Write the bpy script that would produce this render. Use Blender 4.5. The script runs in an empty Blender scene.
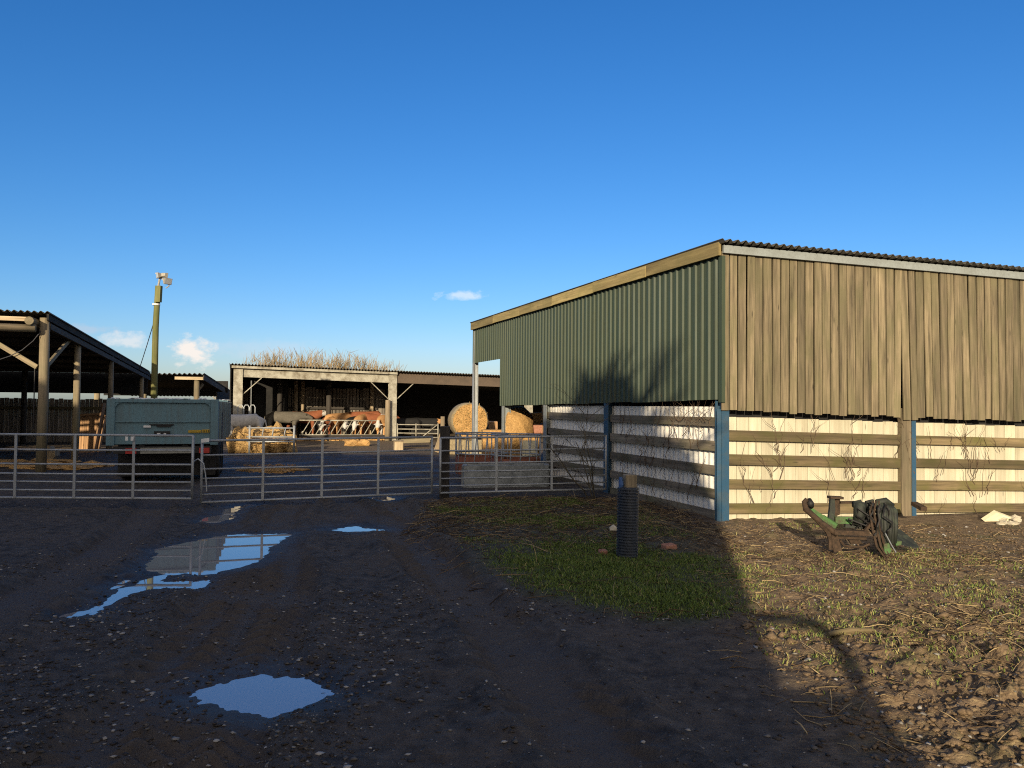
import bpy, math, random
import numpy as np
from mathutils import Vector as V, Matrix

random.seed(7)
RNG = np.random.default_rng(7)
R = math.radians
scene = bpy.context.scene
COL = scene.collection

# ------------------------------------------------------------------ camera
EYE, FPX, PITCH, ROLL = 1.85, 770.0, R(1.6), R(0.5)
F_ = V((0, math.cos(PITCH), math.sin(PITCH)))
R0 = V((1, 0, 0)); U0 = V((0, -math.sin(PITCH), math.cos(PITCH)))
R_ = R0 * math.cos(ROLL) + U0 * math.sin(ROLL)
U_ = U0 * math.cos(ROLL) - R0 * math.sin(ROLL)
CAMP = V((0, 0, EYE))

def ray(px, py):
    return F_ * FPX + R_ * (px - 512) + U_ * (384 - py)
def P(px, py, Y):
    d = ray(px, py); return CAMP + d * (Y / d.y)
def G(px, py, z=0.0):
    d = ray(px, py); return CAMP + d * ((z - EYE) / d.z)

cam = bpy.data.cameras.new("camera")
camo = bpy.data.objects.new("camera", cam); COL.objects.link(camo)
cam.sensor_width = 36; cam.lens = FPX / 1024 * 36
cam.clip_start = 0.05; cam.clip_end = 8000
M = Matrix((R_, U_, -F_)).transposed().to_4x4(); M.translation = CAMP
camo.matrix_world = M
scene.camera = camo

# ------------------------------------------------------------------ light
SUN_EL, SUN_AZ = R(14.0), R(12.0)         # the sun stands low, behind and to the left
s_dir = V((-math.sin(SUN_AZ) * math.cos(SUN_EL), -math.cos(SUN_AZ) * math.cos(SUN_EL), math.sin(SUN_EL)))
sun = bpy.data.lights.new("sun", 'SUN'); sun.energy = 4.3; sun.angle = R(0.5); sun.color = (1.0, 0.84, 0.60)
suno = bpy.data.objects.new("sun", sun); COL.objects.link(suno)
suno.rotation_euler = s_dir.to_track_quat('Z', 'Y').to_euler()
suno.location = s_dir * 60

# ------------------------------------------------------------------ node helpers
def mat(name):
    m = bpy.data.materials.new(name); m.use_nodes = True
    nt = m.node_tree; nt.nodes.clear()
    out = nt.nodes.new('ShaderNodeOutputMaterial'); b = nt.nodes.new('ShaderNodeBsdfPrincipled')
    nt.links.new(b.outputs[0], out.inputs[0])
    return m, nt, b
def lk(nt, a, b): nt.links.new(a, b)
def setin(nt, sock, v):
    if isinstance(v, bpy.types.NodeSocket): nt.links.new(v, sock)
    elif isinstance(v, (tuple, list)) and len(v) == 3 and sock.type == 'RGBA': sock.default_value = (*v, 1)
    else: sock.default_value = v
def noise(nt, vec, scale, detail=4, rough=0.6, out=0, dist=0.0):
    n = nt.nodes.new('ShaderNodeTexNoise'); n.inputs['Scale'].default_value = scale
    n.inputs['Detail'].default_value = detail; n.inputs['Roughness'].default_value = rough
    n.inputs['Distortion'].default_value = dist
    if vec is not None: lk(nt, vec, n.inputs['Vector'])
    return n.outputs[out]
def voro(nt, vec, scale, out='Distance', feat='F1', rnd=1.0):
    n = nt.nodes.new('ShaderNodeTexVoronoi'); n.feature = feat; n.inputs['Scale'].default_value = scale
    n.inputs['Randomness'].default_value = rnd
    if vec is not None: lk(nt, vec, n.inputs['Vector'])
    return n.outputs[out]
def ramp(nt, fac, *stops):
    n = nt.nodes.new('ShaderNodeValToRGB'); e = n.color_ramp.elements
    while len(e) > 1: e.remove(e[-1])
    for i, (p, c) in enumerate(stops):
        el = e[0] if i == 0 else e.new(p)
        el.position = p
        el.color = (c, c, c, 1) if not isinstance(c, (tuple, list)) else (*c, 1)
    lk(nt, fac, n.inputs[0]); return n.outputs[0]
def mix(nt, fac, a, b, mode='MIX'):
    n = nt.nodes.new('ShaderNodeMix'); n.data_type = 'RGBA'; n.blend_type = mode
    setin(nt, n.inputs[0], fac); setin(nt, n.inputs[6], a); setin(nt, n.inputs[7], b)
    return n.outputs[2]
def mth(nt, op, a, b=None, clamp=False):
    n = nt.nodes.new('ShaderNodeMath'); n.operation = op; n.use_clamp = clamp
    setin(nt, n.inputs[0], a)
    if b is not None: setin(nt, n.inputs[1], b)
    return n.outputs[0]
def attr(nt, name, out='Fac'):
    n = nt.nodes.new('ShaderNodeAttribute'); n.attribute_name = name; return n.outputs[out]
def mapping(nt, vec, scale=(1, 1, 1), loc=(0, 0, 0)):
    n = nt.nodes.new('ShaderNodeMapping'); lk(nt, vec, n.inputs[0])
    n.inputs['Scale'].default_value = scale; n.inputs['Location'].default_value = loc
    return n.outputs[0]
def objco(nt):
    return nt.nodes.new('ShaderNodeTexCoord').outputs['Object']
def geopos(nt):
    return nt.nodes.new('ShaderNodeNewGeometry').outputs['Position']
def bump(nt, b, h, strength, dist=0.02):
    n = nt.nodes.new('ShaderNodeBump'); n.inputs['Strength'].default_value = strength
    n.inputs['Distance'].default_value = dist; lk(nt, h, n.inputs['Height'])
    lk(nt, n.outputs[0], b.inputs['Normal'])

# ------------------------------------------------------------------ materials
def m_wood(name, dark, light, moss=None, mossamt=0.5, rough=0.85, tintamt=0.7):
    """Weathered timber: grain runs along the third component of attribute gc."""
    m, nt, b = mat(name)
    gc = attr(nt, 'gc', 'Vector'); t = attr(nt, 'tint')
    g1 = noise(nt, mapping(nt, gc, (21, 21, 0.9)), 1.0, 6, 0.72)
    g2 = noise(nt, mapping(nt, gc, (7, 7, 0.7)), 1.0, 3, 0.55)
    big = noise(nt, mapping(nt, gc, (2.5, 2.5, 1.5)), 1.0, 4, 0.6)
    f = mth(nt, 'ADD', mth(nt, 'MULTIPLY', g1, 0.55), mth(nt, 'MULTIPLY', g2, 0.45))
    c = mix(nt, ramp(nt, f, (0.36, 0.0), (0.64, 1.0)), dark, light)
    kn = voro(nt, mapping(nt, gc, (9, 9, 1.7)), 1.0)
    c = mix(nt, ramp(nt, kn, (0.05, 0.75), (0.13, 0.0)), c, tuple(x * 0.35 for x in dark))
    if moss:
        c = mix(nt, mth(nt, 'MULTIPLY', ramp(nt, big, (0.42, 0.0), (0.68, 1.0)), mossamt), c, moss)
    v = mth(nt, 'ADD', mth(nt, 'MULTIPLY', t, tintamt), 1.0 - tintamt / 2)
    n = nt.nodes.new('ShaderNodeHueSaturation'); lk(nt, v, n.inputs['Value']); lk(nt, c, n.inputs['Color'])
    n.inputs['Saturation'].default_value = 1.0
    lk(nt, n.outputs[0], b.inputs['Base Color']); b.inputs['Roughness'].default_value = rough
    bump(nt, b, f, 0.5, 0.006)
    return m

def m_paint(name, col, dirt, rough=0.45, metal=0.0, dirtscale=3.0, amt=0.5, lo=0.45, hi=0.75, streak=False, spec=0.5):
    m, nt, b = mat(name)
    p = objco(nt)
    vec = mapping(nt, p, (6, 6, 0.5)) if streak else p
    n1 = noise(nt, vec, dirtscale, 6, 0.65)
    n2 = noise(nt, p, dirtscale * 9, 4, 0.6)
    f = mth(nt, 'MULTIPLY', ramp(nt, n1, (lo, 0.0), (hi, 1.0)), amt)
    c = mix(nt, f, col, dirt)
    c = mix(nt, mth(nt, 'MULTIPLY', ramp(nt, n2, (0.4, 0.0), (0.75, 1.0)), amt * 0.5), c, tuple(x * 0.6 for x in dirt))
    lk(nt, c, b.inputs['Base Color'])
    lk(nt, ramp(nt, n1, (0.3, rough), (0.8, min(1, rough + 0.3))), b.inputs['Roughness'])
    b.inputs['Metallic'].default_value = metal
    b.inputs['Specular IOR Level'].default_value = spec
    bump(nt, b, n2, 0.08, 0.01)
    return m

def m_plain(name, c1, c2, scale=8, rough=0.9, bs=0.4, bd=0.02, metal=0.0, spec=0.3):
    m, nt, b = mat(name)
    p = objco(nt)
    n1 = noise(nt, p, scale, 6, 0.65); n2 = noise(nt, p, scale * 6, 4, 0.6)
    f = mth(nt, 'ADD', mth(nt, 'MULTIPLY', n1, 0.6), mth(nt, 'MULTIPLY', n2, 0.4))
    lk(nt, mix(nt, ramp(nt, f, (0.35, 0.0), (0.66, 1.0)), c1, c2), b.inputs['Base Color'])
    b.inputs['Roughness'].default_value = rough; b.inputs['Metallic'].default_value = metal
    b.inputs['Specular IOR Level'].default_value = spec
    bump(nt, b, f, bs, bd)
    return m

def m_tinted(name, c1, c2, c3=None, rough=0.9):
    m, nt, b = mat(name)
    t = attr(nt, 'tint')
    st = [(0.0, c1), (1.0, c2)] if c3 is None else [(0.0, c1), (0.55, c2), (1.0, c3)]
    lk(nt, ramp(nt, t, *st), b.inputs['Base Color']); b.inputs['Roughness'].default_value = rough
    b.inputs['Specular IOR Level'].default_value = 0.25
    return m

MT = {}
MT['plank'] = m_wood('weathered_plank', (0.045, 0.035, 0.020), (0.262, 0.207, 0.124), (0.115, 0.103, 0.050), 0.7, 0.85, 0.6)
MT['rail'] = m_wood('mossy_rail', (0.050, 0.036, 0.018), (0.185, 0.137, 0.070), (0.075, 0.072, 0.017), 0.8)
MT['greyrail'] = m_wood('grey_rail', (0.07, 0.058, 0.042), (0.26, 0.215, 0.155), (0.10, 0.10, 0.04), 0.6)
MT['post'] = m_wood('post_timber', (0.10, 0.078, 0.048), (0.30, 0.235, 0.145), (0.12, 0.115, 0.06), 0.45)
MT['pole'] = m_wood('pole_timber', (0.10, 0.10, 0.03), (0.20, 0.19, 0.07), (0.08, 0.10, 0.02), 0.7)
MT['palewood'] = m_wood('pale_timber', (0.22, 0.16, 0.09), (0.46, 0.36, 0.24), (0.20, 0.17, 0.10), 0.4)
MT['darkwood'] = m_wood('dark_timber', (0.018, 0.015, 0.012), (0.06, 0.05, 0.04), None)
MT['orangewood'] = m_wood('warm_timber', (0.18, 0.10, 0.05), (0.46, 0.27, 0.13), None)
MT['backboard'] = m_wood('shed_back_boards', (0.08, 0.065, 0.05), (0.30, 0.25, 0.19), None)
MT['fascia'] = m_wood('fascia_timber', (0.19, 0.14, 0.055), (0.40, 0.31, 0.13), (0.17, 0.15, 0.05), 0.6)
MT['whiteboard'] = m_wood('white_painted_board', (0.42, 0.38, 0.27), (0.60, 0.56, 0.42), (0.30, 0.26, 0.16), 0.25, 0.7, 0.25)
MT['whitesheet'] = m_paint('white_coated_sheet', (0.84, 0.81, 0.73), (0.42, 0.37, 0.29), 0.5, 0, 1.6, 0.6, 0.45, 0.8, True)
MT['green'] = m_paint('green_coated_steel', (0.035, 0.054, 0.033), (0.066, 0.075, 0.040), 0.46, 0, 0.9, 0.8, 0.35, 0.75, True, 0.4)
nt = MT['green'].node_tree; b = nt.nodes['Principled BSDF']; l = b.inputs['Base Color'].links[0].from_socket
c = mix(nt, mth(nt, 'MULTIPLY', attr(nt, 'tint'), .45), l, (0.046, 0.062, 0.045))
st = noise(nt, mapping(nt, objco(nt), (9, 9, .25)), 1.0, 5, .7)
c = mix(nt, mth(nt, 'MULTIPLY', ramp(nt, st, (.55, 0.0), (.75, 1.0)), .5), c, (0.080, 0.078, 0.047))
lk(nt, c, b.inputs['Base Color'])
MT['blue'] = m_paint('blue_painted_steel', (0.020, 0.072, 0.135), (0.06, 0.075, 0.075), 0.45, 0, 4, 0.7)
MT['galv'] = m_paint('galvanised_steel', (0.42, 0.44, 0.45), (0.24, 0.24, 0.23), 0.5, 0.55, 4, 0.6)
MT['gate'] = m_paint('gate_galvanised_tube', (0.36, 0.38, 0.40), (0.20, 0.19, 0.17), 0.5, 0.5, 6, 0.6)
MT['greycol'] = m_paint('grey_column', (0.24, 0.265, 0.265), (0.15, 0.155, 0.14), 0.7, 0.0, 3, 0.6)
MT['whitesteel'] = m_paint('flaking_white_steel', (0.38, 0.36, 0.29), (0.12, 0.095, 0.06), 0.6, 0, 3.0, 0.85, 0.42, 0.68)
MT['rustbeam'] = m_paint('rusty_beam', (0.105, 0.075, 0.052), (0.065, 0.052, 0.042), 0.8, 0, 3, 0.7)
MT['roof'] = m_plain('fibre_cement_roof', (0.035, 0.033, 0.028), (0.11, 0.10, 0.08), 4, 0.95, 0.3)
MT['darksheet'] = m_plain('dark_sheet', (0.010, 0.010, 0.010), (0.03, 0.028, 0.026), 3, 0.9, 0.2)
MT['concrete'] = m_plain('stained_concrete', (0.12, 0.13, 0.13), (0.34, 0.36, 0.36), 3.5, 0.9, 0.4)
MT['straw'] = m_plain('straw', (0.28, 0.15, 0.045), (0.70, 0.43, 0.17), 26, 0.9, 1.0, 0.05)
MT['strawtint'] = m_tinted('straw_stalk', (0.24, 0.15, 0.05), (0.58, 0.40, 0.16))
MT['netwrap'] = m_plain('bale_side', (0.14, 0.11, 0.07), (0.36, 0.29, 0.17), 18, 0.85, 0.6, 0.03)
MT['hay'] = m_plain('hay', (0.24, 0.14, 0.05), (0.62, 0.41, 0.17), 22, 0.95, 1.0, 0.06)
MT['trailer'] = m_paint('trailer_blue_paint', (0.092, 0.185, 0.228), (0.10, 0.125, 0.125), 0.5, 0, 2.0, 0.7, 0.42, 0.75, True)
MT['trailerin'] = m_paint('trailer_side_paint', (0.14, 0.20, 0.22), (0.13, 0.12, 0.11), 0.6, 0, 2.0, 0.8, 0.4, 0.7, True)
MT['black'] = m_plain('black_steel', (0.008, 0.008, 0.009), (0.028, 0.026, 0.024), 10, 0.6, 0.2)
MT['tyre'] = m_plain('tyre_rubber', (0.012, 0.012, 0.012), (0.04, 0.037, 0.033), 14, 0.85, 0.3)
MT['plastic'] = m_plain('black_plastic_pipe', (0.030, 0.036, 0.048), (0.055, 0.062, 0.075), 12, 0.32, 0.1)
MT['rust'] = m_plain('rusted_steel', (0.018, 0.013, 0.009), (0.078, 0.048, 0.029), 18, 0.85, 0.4)
MT['rustred'] = m_plain('red_rust_steel', (0.10, 0.035, 0.022), (0.24, 0.085, 0.045), 8, 0.8, 0.3)
MT['oldgreen'] = m_paint('flaked_green_paint', (0.055, 0.16, 0.04), (0.06, 0.042, 0.025), 0.55, 0, 9, 0.9, 0.42, 0.62)
MT['blackgreen'] = m_paint('black_and_green_steel', (0.012, 0.014, 0.011), (0.05, 0.065, 0.04), 0.6, 0, 10, 0.8, 0.5, 0.68)
MT['red'] = m_plain('red_lens', (0.30, 0.03, 0.025), (0.40, 0.05, 0.04), 20, 0.3, 0.05)
MT['amber'] = m_plain('amber_plate', (0.42, 0.26, 0.02), (0.60, 0.40, 0.03), 30, 0.5, 0.1)
MT['whiteplate'] = m_plain('white_plate', (0.55, 0.55, 0.55), (0.72, 0.72, 0.70), 20, 0.5, 0.05)
MT['greyplate'] = m_plain('grey_plate', (0.18, 0.18, 0.155), (0.27, 0.265, 0.23), 10, 0.6, 0.1)
MT['cream'] = m_plain('cream_board', (0.62, 0.55, 0.36), (0.80, 0.73, 0.50), 5, 0.8, 0.1)
MT['yellowpaint'] = m_plain('yellow_paint', (0.36, 0.30, 0.02), (0.55, 0.45, 0.05), 6, 0.6, 0.1)
MT['twig'] = m_tinted('dry_twig', (0.035, 0.022, 0.014), (0.15, 0.10, 0.055), (0.44, 0.33, 0.17))
MT['vine'] = m_plain('vine_bark', (0.05, 0.035, 0.022), (0.16, 0.11, 0.07), 20, 0.9, 0.3)
MT['shrub'] = m_plain('shrub_bark', (0.045, 0.038, 0.026), (0.13, 0.11, 0.075), 20, 0.9, 0.3)
MT['bark'] = m_plain('willow_bark', (0.13, 0.095, 0.05), (0.34, 0.25, 0.13), 3, 0.9, 0.3)
MT['grass'] = m_tinted('grass_blade', (0.055, 0.085, 0.014), (0.135, 0.19, 0.036), (0.34, 0.28, 0.12), 0.75)
MT['stone'] = m_tinted('pebble_stone', (0.035, 0.027, 0.021), (0.10, 0.088, 0.074), (0.34, 0.32, 0.29), 0.75)
MT['clod'] = m_plain('soil_clod', (0.062, 0.041, 0.024), (0.26, 0.182, 0.106), 30, 0.95, 0.8, 0.02)
MT['brick'] = m_plain('broken_brick', (0.25, 0.10, 0.06), (0.42, 0.22, 0.15), 20, 0.9, 0.4)
MT['palestone'] = m_plain('pale_stone', (0.30, 0.27, 0.20), (0.52, 0.47, 0.36), 12, 0.9, 0.4)
MT['glass'] = m_plain('lamp_glass', (0.35, 0.36, 0.36), (0.5, 0.5, 0.5), 10, 0.15, 0.0)
MT['lampgrey'] = m_plain('lamp_housing', (0.22, 0.20, 0.17), (0.42, 0.39, 0.33), 20, 0.6, 0.1)
MT['wire'] = m_plain('dark_cable', (0.02, 0.02, 0.025), (0.05, 0.05, 0.06), 20, 0.6, 0.0)
MT['bluetape'] = m_plain('blue_tape', (0.03, 0.08, 0.22), (0.06, 0.12, 0.28), 20, 0.5, 0.05)
def coat(name, a, b_): return m_plain(name, a, b_, 3.5, 0.8, 0.2, 0.02)
MT['coatred'] = coat('red_coat', (0.16, 0.052, 0.022), (0.27, 0.09, 0.038))
MT['coattan'] = coat('tan_coat', (0.42, 0.21, 0.08), (0.58, 0.33, 0.14))
MT['coatgrey'] = coat('grey_coat', (0.075, 0.065, 0.05), (0.14, 0.125, 0.10))
MT['coatblack'] = coat('black_coat', (0.008, 0.008, 0.008), (0.02, 0.018, 0.016))
MT['coatwhite'] = coat('white_coat', (0.36, 0.34, 0.31), (0.56, 0.53, 0.48))

# water
m, nt, b = mat('puddle_water')
b.inputs['Base Color'].default_value = (0.24, 0.225, 0.21, 1); b.inputs['Roughness'].default_value = 0.015
b.inputs['IOR'].default_value = 2.1; b.inputs['Specular IOR Level'].default_value = 0.9
bump(nt, b, noise(nt, objco(nt), 5, 2, 0.5), 0.012, 0.01)
MT['water'] = m

# ------------------------------------------------------------------ mesh builder
class MB:
    def __init__(s): s.v = []; s.f = []; s.mi = []; s.gc = []; s.t = []
    def add(s, vs, fs, gcs=None, tint=None, mi=0):
        o = len(s.v)
        if tint is None: tint = random.random()
        s.v += [tuple(p) for p in vs]
        s.gc += [tuple(g) for g in (gcs if gcs is not None else vs)]
        s.t += [tint] * len(vs)
        for f in fs: s.f.append([i + o for i in f]); s.mi.append(mi)
    def obox(s, c, ax, ay, az, tint=None, mi=0):
        """box with full edge vectors ax, ay, az; grain runs along az"""
        c = V(c); vs = []; gs = []
        off = V((random.uniform(0, 50), random.uniform(0, 50), random.uniform(0, 50)))
        lx, ly, lz = V(ax).length, V(ay).length, V(az).length
        for k in (-.5, .5):
            for j in (-.5, .5):
                for i in (-.5, .5):
                    vs.append(c + V(ax) * i + V(ay) * j + V(az) * k)
                    gs.append(V((lx * i, ly * j, lz * k)) + off)
        s.add(vs, [(0, 2, 3, 1), (4, 5, 7, 6), (0, 1, 5, 4), (2, 6, 7, 3), (0, 4, 6, 2), (1, 3, 7, 5)], gs, tint, mi)
    def box(s, x0, x1, y0, y1, z0, z1, mi=0, tint=None):
        s.obox(((x0 + x1) / 2, (y0 + y1) / 2, (z0 + z1) / 2), (x1 - x0, 0, 0), (0, y1 - y0, 0), (0, 0, z1 - z0), tint, mi)
    def bar(s, p, q, w, h, up=(0, 0, 1), mi=0, tint=None):
        p, q = V(p), V(q); d = q - p; u = V(up)
        if abs(d.normalized().dot(u)) > 0.98: u = V((0, 1, 0))
        sx = d.cross(u).normalized(); sy = sx.cross(d).normalized()
        s.obox((p + q) / 2, sx * w, sy * h, d, tint, mi)
    def tube(s, pts, rad, n=8, mi=0, tint=None, cap=True):
        pts = [V(p) for p in pts]
        if not isinstance(rad, (list, tuple)): rad = [rad] * len(pts)
        vs = []; gs = []; fs = []
        off = V((random.uniform(0, 50), random.uniform(0, 50), random.uniform(0, 50)))
        prev = None; L = 0
        for i, p in enumerate(pts):
            d = (pts[min(i + 1, len(pts) - 1)] - pts[max(i - 1, 0)])
            if d.length < 1e-9: d = V((0, 0, 1))
            d.normalize()
            if prev is None:
                a = V((0, 0, 1)) if abs(d.z) < 0.9 else V((1, 0, 0))
                x = d.cross(a).normalized()
            else:
                x = (prev - d * prev.dot(d)); x = x.normalized() if x.length > 1e-6 else d.orthogonal().normalized()
            prev = x; y = d.cross(x)
            if i: L += (pts[i] - pts[i - 1]).length
            for k in range(n):
                a = 2 * math.pi * k / n; c_, s_ = math.cos(a), math.sin(a)
                vs.append(p + (x * c_ + y * s_) * rad[i]); gs.append(off + V((c_ * rad[i], s_ * rad[i], L)))
        for i in range(len(pts) - 1):
            for k in range(n):
                k2 = (k + 1) % n
                fs.append((i * n + k, i * n + k2, (i + 1) * n + k2, (i + 1) * n + k))
        if cap:
            fs.append(tuple(range(n - 1, -1, -1))); fs.append(tuple((len(pts) - 1) * n + k for k in range(n)))
        s.add(vs, fs, gs, tint, mi)
    def poly(s, pts, th, mi=0, tint=None):
        """flat polygon with thickness vector th"""
        n = len(pts); pts = [V(p) for p in pts]; th = V(th)
        vs = pts + [p + th for p in pts]
        fs = [tuple(range(n - 1, -1, -1)), tuple(range(n, 2 * n))] + [(i, (i + 1) % n, n + (i + 1) % n, n + i) for i in range(n)]
        s.add(vs, fs, None, tint, mi)
    def sheet(s, prof, fn, th, mi=0, tint=None):
        """prof: list of (u, depth); fn(u, depth, end) gives a point, end 0 or 1; th: offset vector for the back skin"""
        n = len(prof); th = V(th); vs = []
        for e in (0, 1):
            for (u, d) in prof: vs.append(V(fn(u, d, e)))
        vs += [p + th for p in vs]
        fs = []
        for i in range(n - 1):
            fs.append((i, i + 1, n + i + 1, n + i)); fs.append((2 * n + i + 1, 2 * n + i, 3 * n + i, 3 * n + i + 1))
            fs.append((i + 1, i, 2 * n + i, 2 * n + i + 1)); fs.append((n + i, n + i + 1, 3 * n + i + 1, 3 * n + i))
        fs.append((0, n, 3 * n, 2 * n)); fs.append((n - 1, 3 * n - 1, 4 * n - 1, 2 * n - 1)[::-1])
        s.add(vs, fs, None, tint, mi)
    def lump(s, c, rx, ry, rz, amp=0.2, seed=0, sub=2, mi=0, tint=None):
        import bmesh
        bm = bmesh.new(); bmesh.ops.create_icosphere(bm, subdivisions=sub, radius=1)
        rn = random.Random(seed); ph = [rn.uniform(0, 6.28) for _ in range(6)]
        vs = []
        for q in bm.verts:
            x, y, z = q.co
            k = 1 + amp * (math.sin(3.1 * x + ph[0]) * math.sin(2.7 * y + ph[1]) + 0.6 * math.sin(5.3 * z + ph[2] + 4 * x) + 0.4 * math.sin(9 * y + ph[3] + 6 * z))
            vs.append((c[0] + x * rx * k, c[1] + y * ry * k, c[2] + z * rz * k))
        s.add(vs, [[q.index for q in f.verts] for f in bm.faces], None, tint, mi)
        bm.free()
    def build(s, name, mats, parent=None, smooth=False, bevel=0):
        me = bpy.data.meshes.new(name); me.from_pydata(s.v, [], s.f)
        if not isinstance(mats, (list, tuple)): mats = [mats]
        for m_ in mats: me.materials.append(m_)
        if len(mats) > 1: me.polygons.foreach_set('material_index', s.mi)
        a = me.attributes.new('gc', 'FLOAT_VECTOR', 'POINT'); a.data.foreach_set('vector', np.array(s.gc, dtype=np.float32).ravel())
        a = me.attributes.new('tint', 'FLOAT', 'POINT'); a.data.foreach_set('value', np.array(s.t, dtype=np.float32))
        if smooth: me.polygons.foreach_set('use_smooth', [True] * len(me.polygons))
        me.update()
        o = bpy.data.objects.new(name, me); COL.objects.link(o)
        if parent is not None:
            o.parent = parent; o.matrix_parent_inverse = parent.matrix_basis.inverted()
        if bevel:
            bv = o.modifiers.new('bevel', 'BEVEL'); bv.width = bevel; bv.segments = 2; bv.limit_method = 'ANGLE'
        return o

def tag(o, label=None, cat=None, group=None, kind=None):
    if label: o['label'] = label
    if cat: o['category'] = cat
    if group: o['group'] = group
    if kind: o['kind'] = kind
    return o
def thing(name, loc, label, cat, group=None):
    o = bpy.data.objects.new(name, None); COL.objects.link(o); o.location = V(loc); o.empty_display_size = 0.3
    return tag(o, label, cat, group)

# ------------------------------------------------------------------ terrain
_T = RNG.random((256, 256))
def vnoise(x, y):
    xi = np.floor(x).astype(int); yi = np.floor(y).astype(int)
    fx = x - xi; fy = y - yi; fx = fx * fx * (3 - 2 * fx); fy = fy * fy * (3 - 2 * fy)
    a = _T[xi & 255, yi & 255]; b_ = _T[(xi + 1) & 255, yi & 255]; c = _T[xi & 255, (yi + 1) & 255]; d = _T[(xi + 1) & 255, (yi + 1) & 255]
    return (a * (1 - fx) + b_ * fx) * (1 - fy) + (c * (1 - fx) + d * fx) * fy
def fbm(x, y, o=4):
    t = 0; a = 0.5; n = 0
    for i in range(o):
        t = t + a * vnoise(x * 2 ** i + 17.3 * i, y * 2 ** i + 9.1 * i); n += a; a *= 0.5
    return t / n
def sstep(a, b_, x):
    t = np.clip((x - a) / (b_ - a), 0, 1); return t * t * (3 - 2 * t)
def poly_sd(pts, x, y):
    """signed distance to polygon, negative inside"""
    d = np.full(x.shape, 1e9); inside = np.zeros(x.shape, bool); n = len(pts)
    for i in range(n):
        ax, ay = pts[i]; bx, by = pts[(i + 1) % n]
        ex, ey = bx - ax, by - ay; wx, wy = x - ax, y - ay
        t = np.clip((wx * ex + wy * ey) / (ex * ex + ey * ey + 1e-12), 0, 1)
        d = np.minimum(d, np.hypot(wx - ex * t, wy - ey * t))
        c = ((ay > y) != (by > y)) & (x < (bx - ax) * (y - ay) / (by - ay + 1e-12) + ax)
        inside ^= c
    return np.where(inside, -d, d)
def gp(l): return [(G(a, b_).x, G(a, b_).y) for a, b_ in l]

WZ = -0.035
PUD = [  # polygon, edge noise
    (gp([(192, 690), (207, 681), (262, 670), (305, 672), (330, 690), (300, 703), (268, 711), (225, 705)]), 0.10),
    (gp([(148, 566), (160, 547), (200, 538), (228, 532), (287, 532), (278, 541), (260, 557), (235, 567), (200, 573), (165, 571)]), 0.16),
    (gp([(66, 613), (98, 600), (106, 588), (125, 577), (150, 573), (202, 580), (198, 585), (150, 587), (122, 598), (100, 609)]), 0.62),
    (gp([(330, 528), (355, 524), (384, 528), (355, 530.5)]), 0.12),
    (gp([(205, 520), (225, 506), (250, 503), (240, 511), (220, 521)]), 0.45),
    (gp([(372, 497), (385, 494), (396, 497), (384, 499)]), 0.12),
]
GRASS = gp([(424, 508), (470, 500), (560, 498), (640, 505), (705, 535), (745, 580), (748, 612), (700, 622), (610, 616), (540, 596), (480, 566), (438, 532)])
RIGHT = gp([(716, 516), (735, 575), (760, 640), (830, 700), (930, 800), (1400, 830), (1600, 540), (1024, 512)])

TRK = [(-0.1, -0.27, 3, -1.0, .30, .15, .7), (-0.1, -0.27, 3, 0.85, .30, .15, .7), (-3.2, -0.30, 6, -.9, .32, .2, .5), (-3.2, -0.30, 6, .7, .32, .2, .5),
       (1.15, -0.36, 3, 0, .26, .3, .45), (-1.9, -0.16, 3, 0, .26, .25, .6)]
def tracks(x, y):
    """wheel tracks sweeping from the foreground to the gate: weight and tread relief"""
    W = np.zeros(x.shape); T = np.zeros(x.shape)
    for c0, k, y0, o, wd, am, fr in TRK:
        d = x - (c0 + k * (y - y0)) - o + am * np.sin(y * fr + o)
        w = np.exp(-(d / wd) ** 4) * sstep(19, 14, y)
        T = np.where(w > W, w * np.sin((y + np.abs(d) * .9) * 2 * np.pi / 0.19) * sstep(.30, .55, fbm(x * .8, y * .8 + 7)), T)
        W = np.maximum(W, w)
    return W, T
def berm(x, y):
    B = np.zeros(x.shape)
    for c0, k, y0, o, wd, am, fr in TRK:
        d = x - (c0 + k * (y - y0)) - o + am * np.sin(y * fr + o)
        B = np.maximum(B, np.exp(-((np.abs(d) - wd * 1.35) / .12) ** 2) * sstep(19, 14, y))
    return B * (.4 + 1.2 * fbm(x * 2, y * 2 + 3))
def base_h(x, y):
    h = 0.05 * (fbm(x * .22 + 5, y * .22 + 3) - .5)
    near = 1 - sstep(22, 34, y)
    h = h + near * 0.05 * (fbm(x * 1.1, y * 1.1 + 40) - .5)
    sr = sstep(0.4, -0.3, poly_sd(RIGHT, x, y))
    sg = sstep(0.4, -0.3, poly_sd(GRASS, x, y))
    h = h + near * (0.045 + 0.055 * sr) * (fbm(x * 5 + 3, y * 5, 5) - .5)
    clod = np.abs(fbm(x * 3.2 + 9, y * 3.2 + 2, 3) - .5) * 2
    cl2 = sstep(8.2, 5.5, y) * sr
    c2_ = np.abs(fbm(x * 7 + 3, y * 7 + 5, 4) - .5) * 2
    h = h + .72 * cl2 * (0.10 * (clod - .2) + 0.13 * (c2_ - .2) + 0.10 * (np.abs(fbm(x * 13 + 1, y * 13, 3) - .5) * 2 - .2)) * sstep(2.0, 3.2, x) + sr * (0.05 * (clod - .2) + .03 * (c2_ - .2))
    w, tr_ = tracks(x, y)
    h = h * (1 - .35 * w) - 0.075 * w + 0.032 * tr_ + 0.055 * berm(x, y)
    h = h + 0.03 * sg
    h = h - 0.024 * np.clip(x - 3.6, 0, 10) * sstep(7.5, 11, y)
    h = h * sstep(0.2, 1.4, y) + 0
    return h
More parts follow.
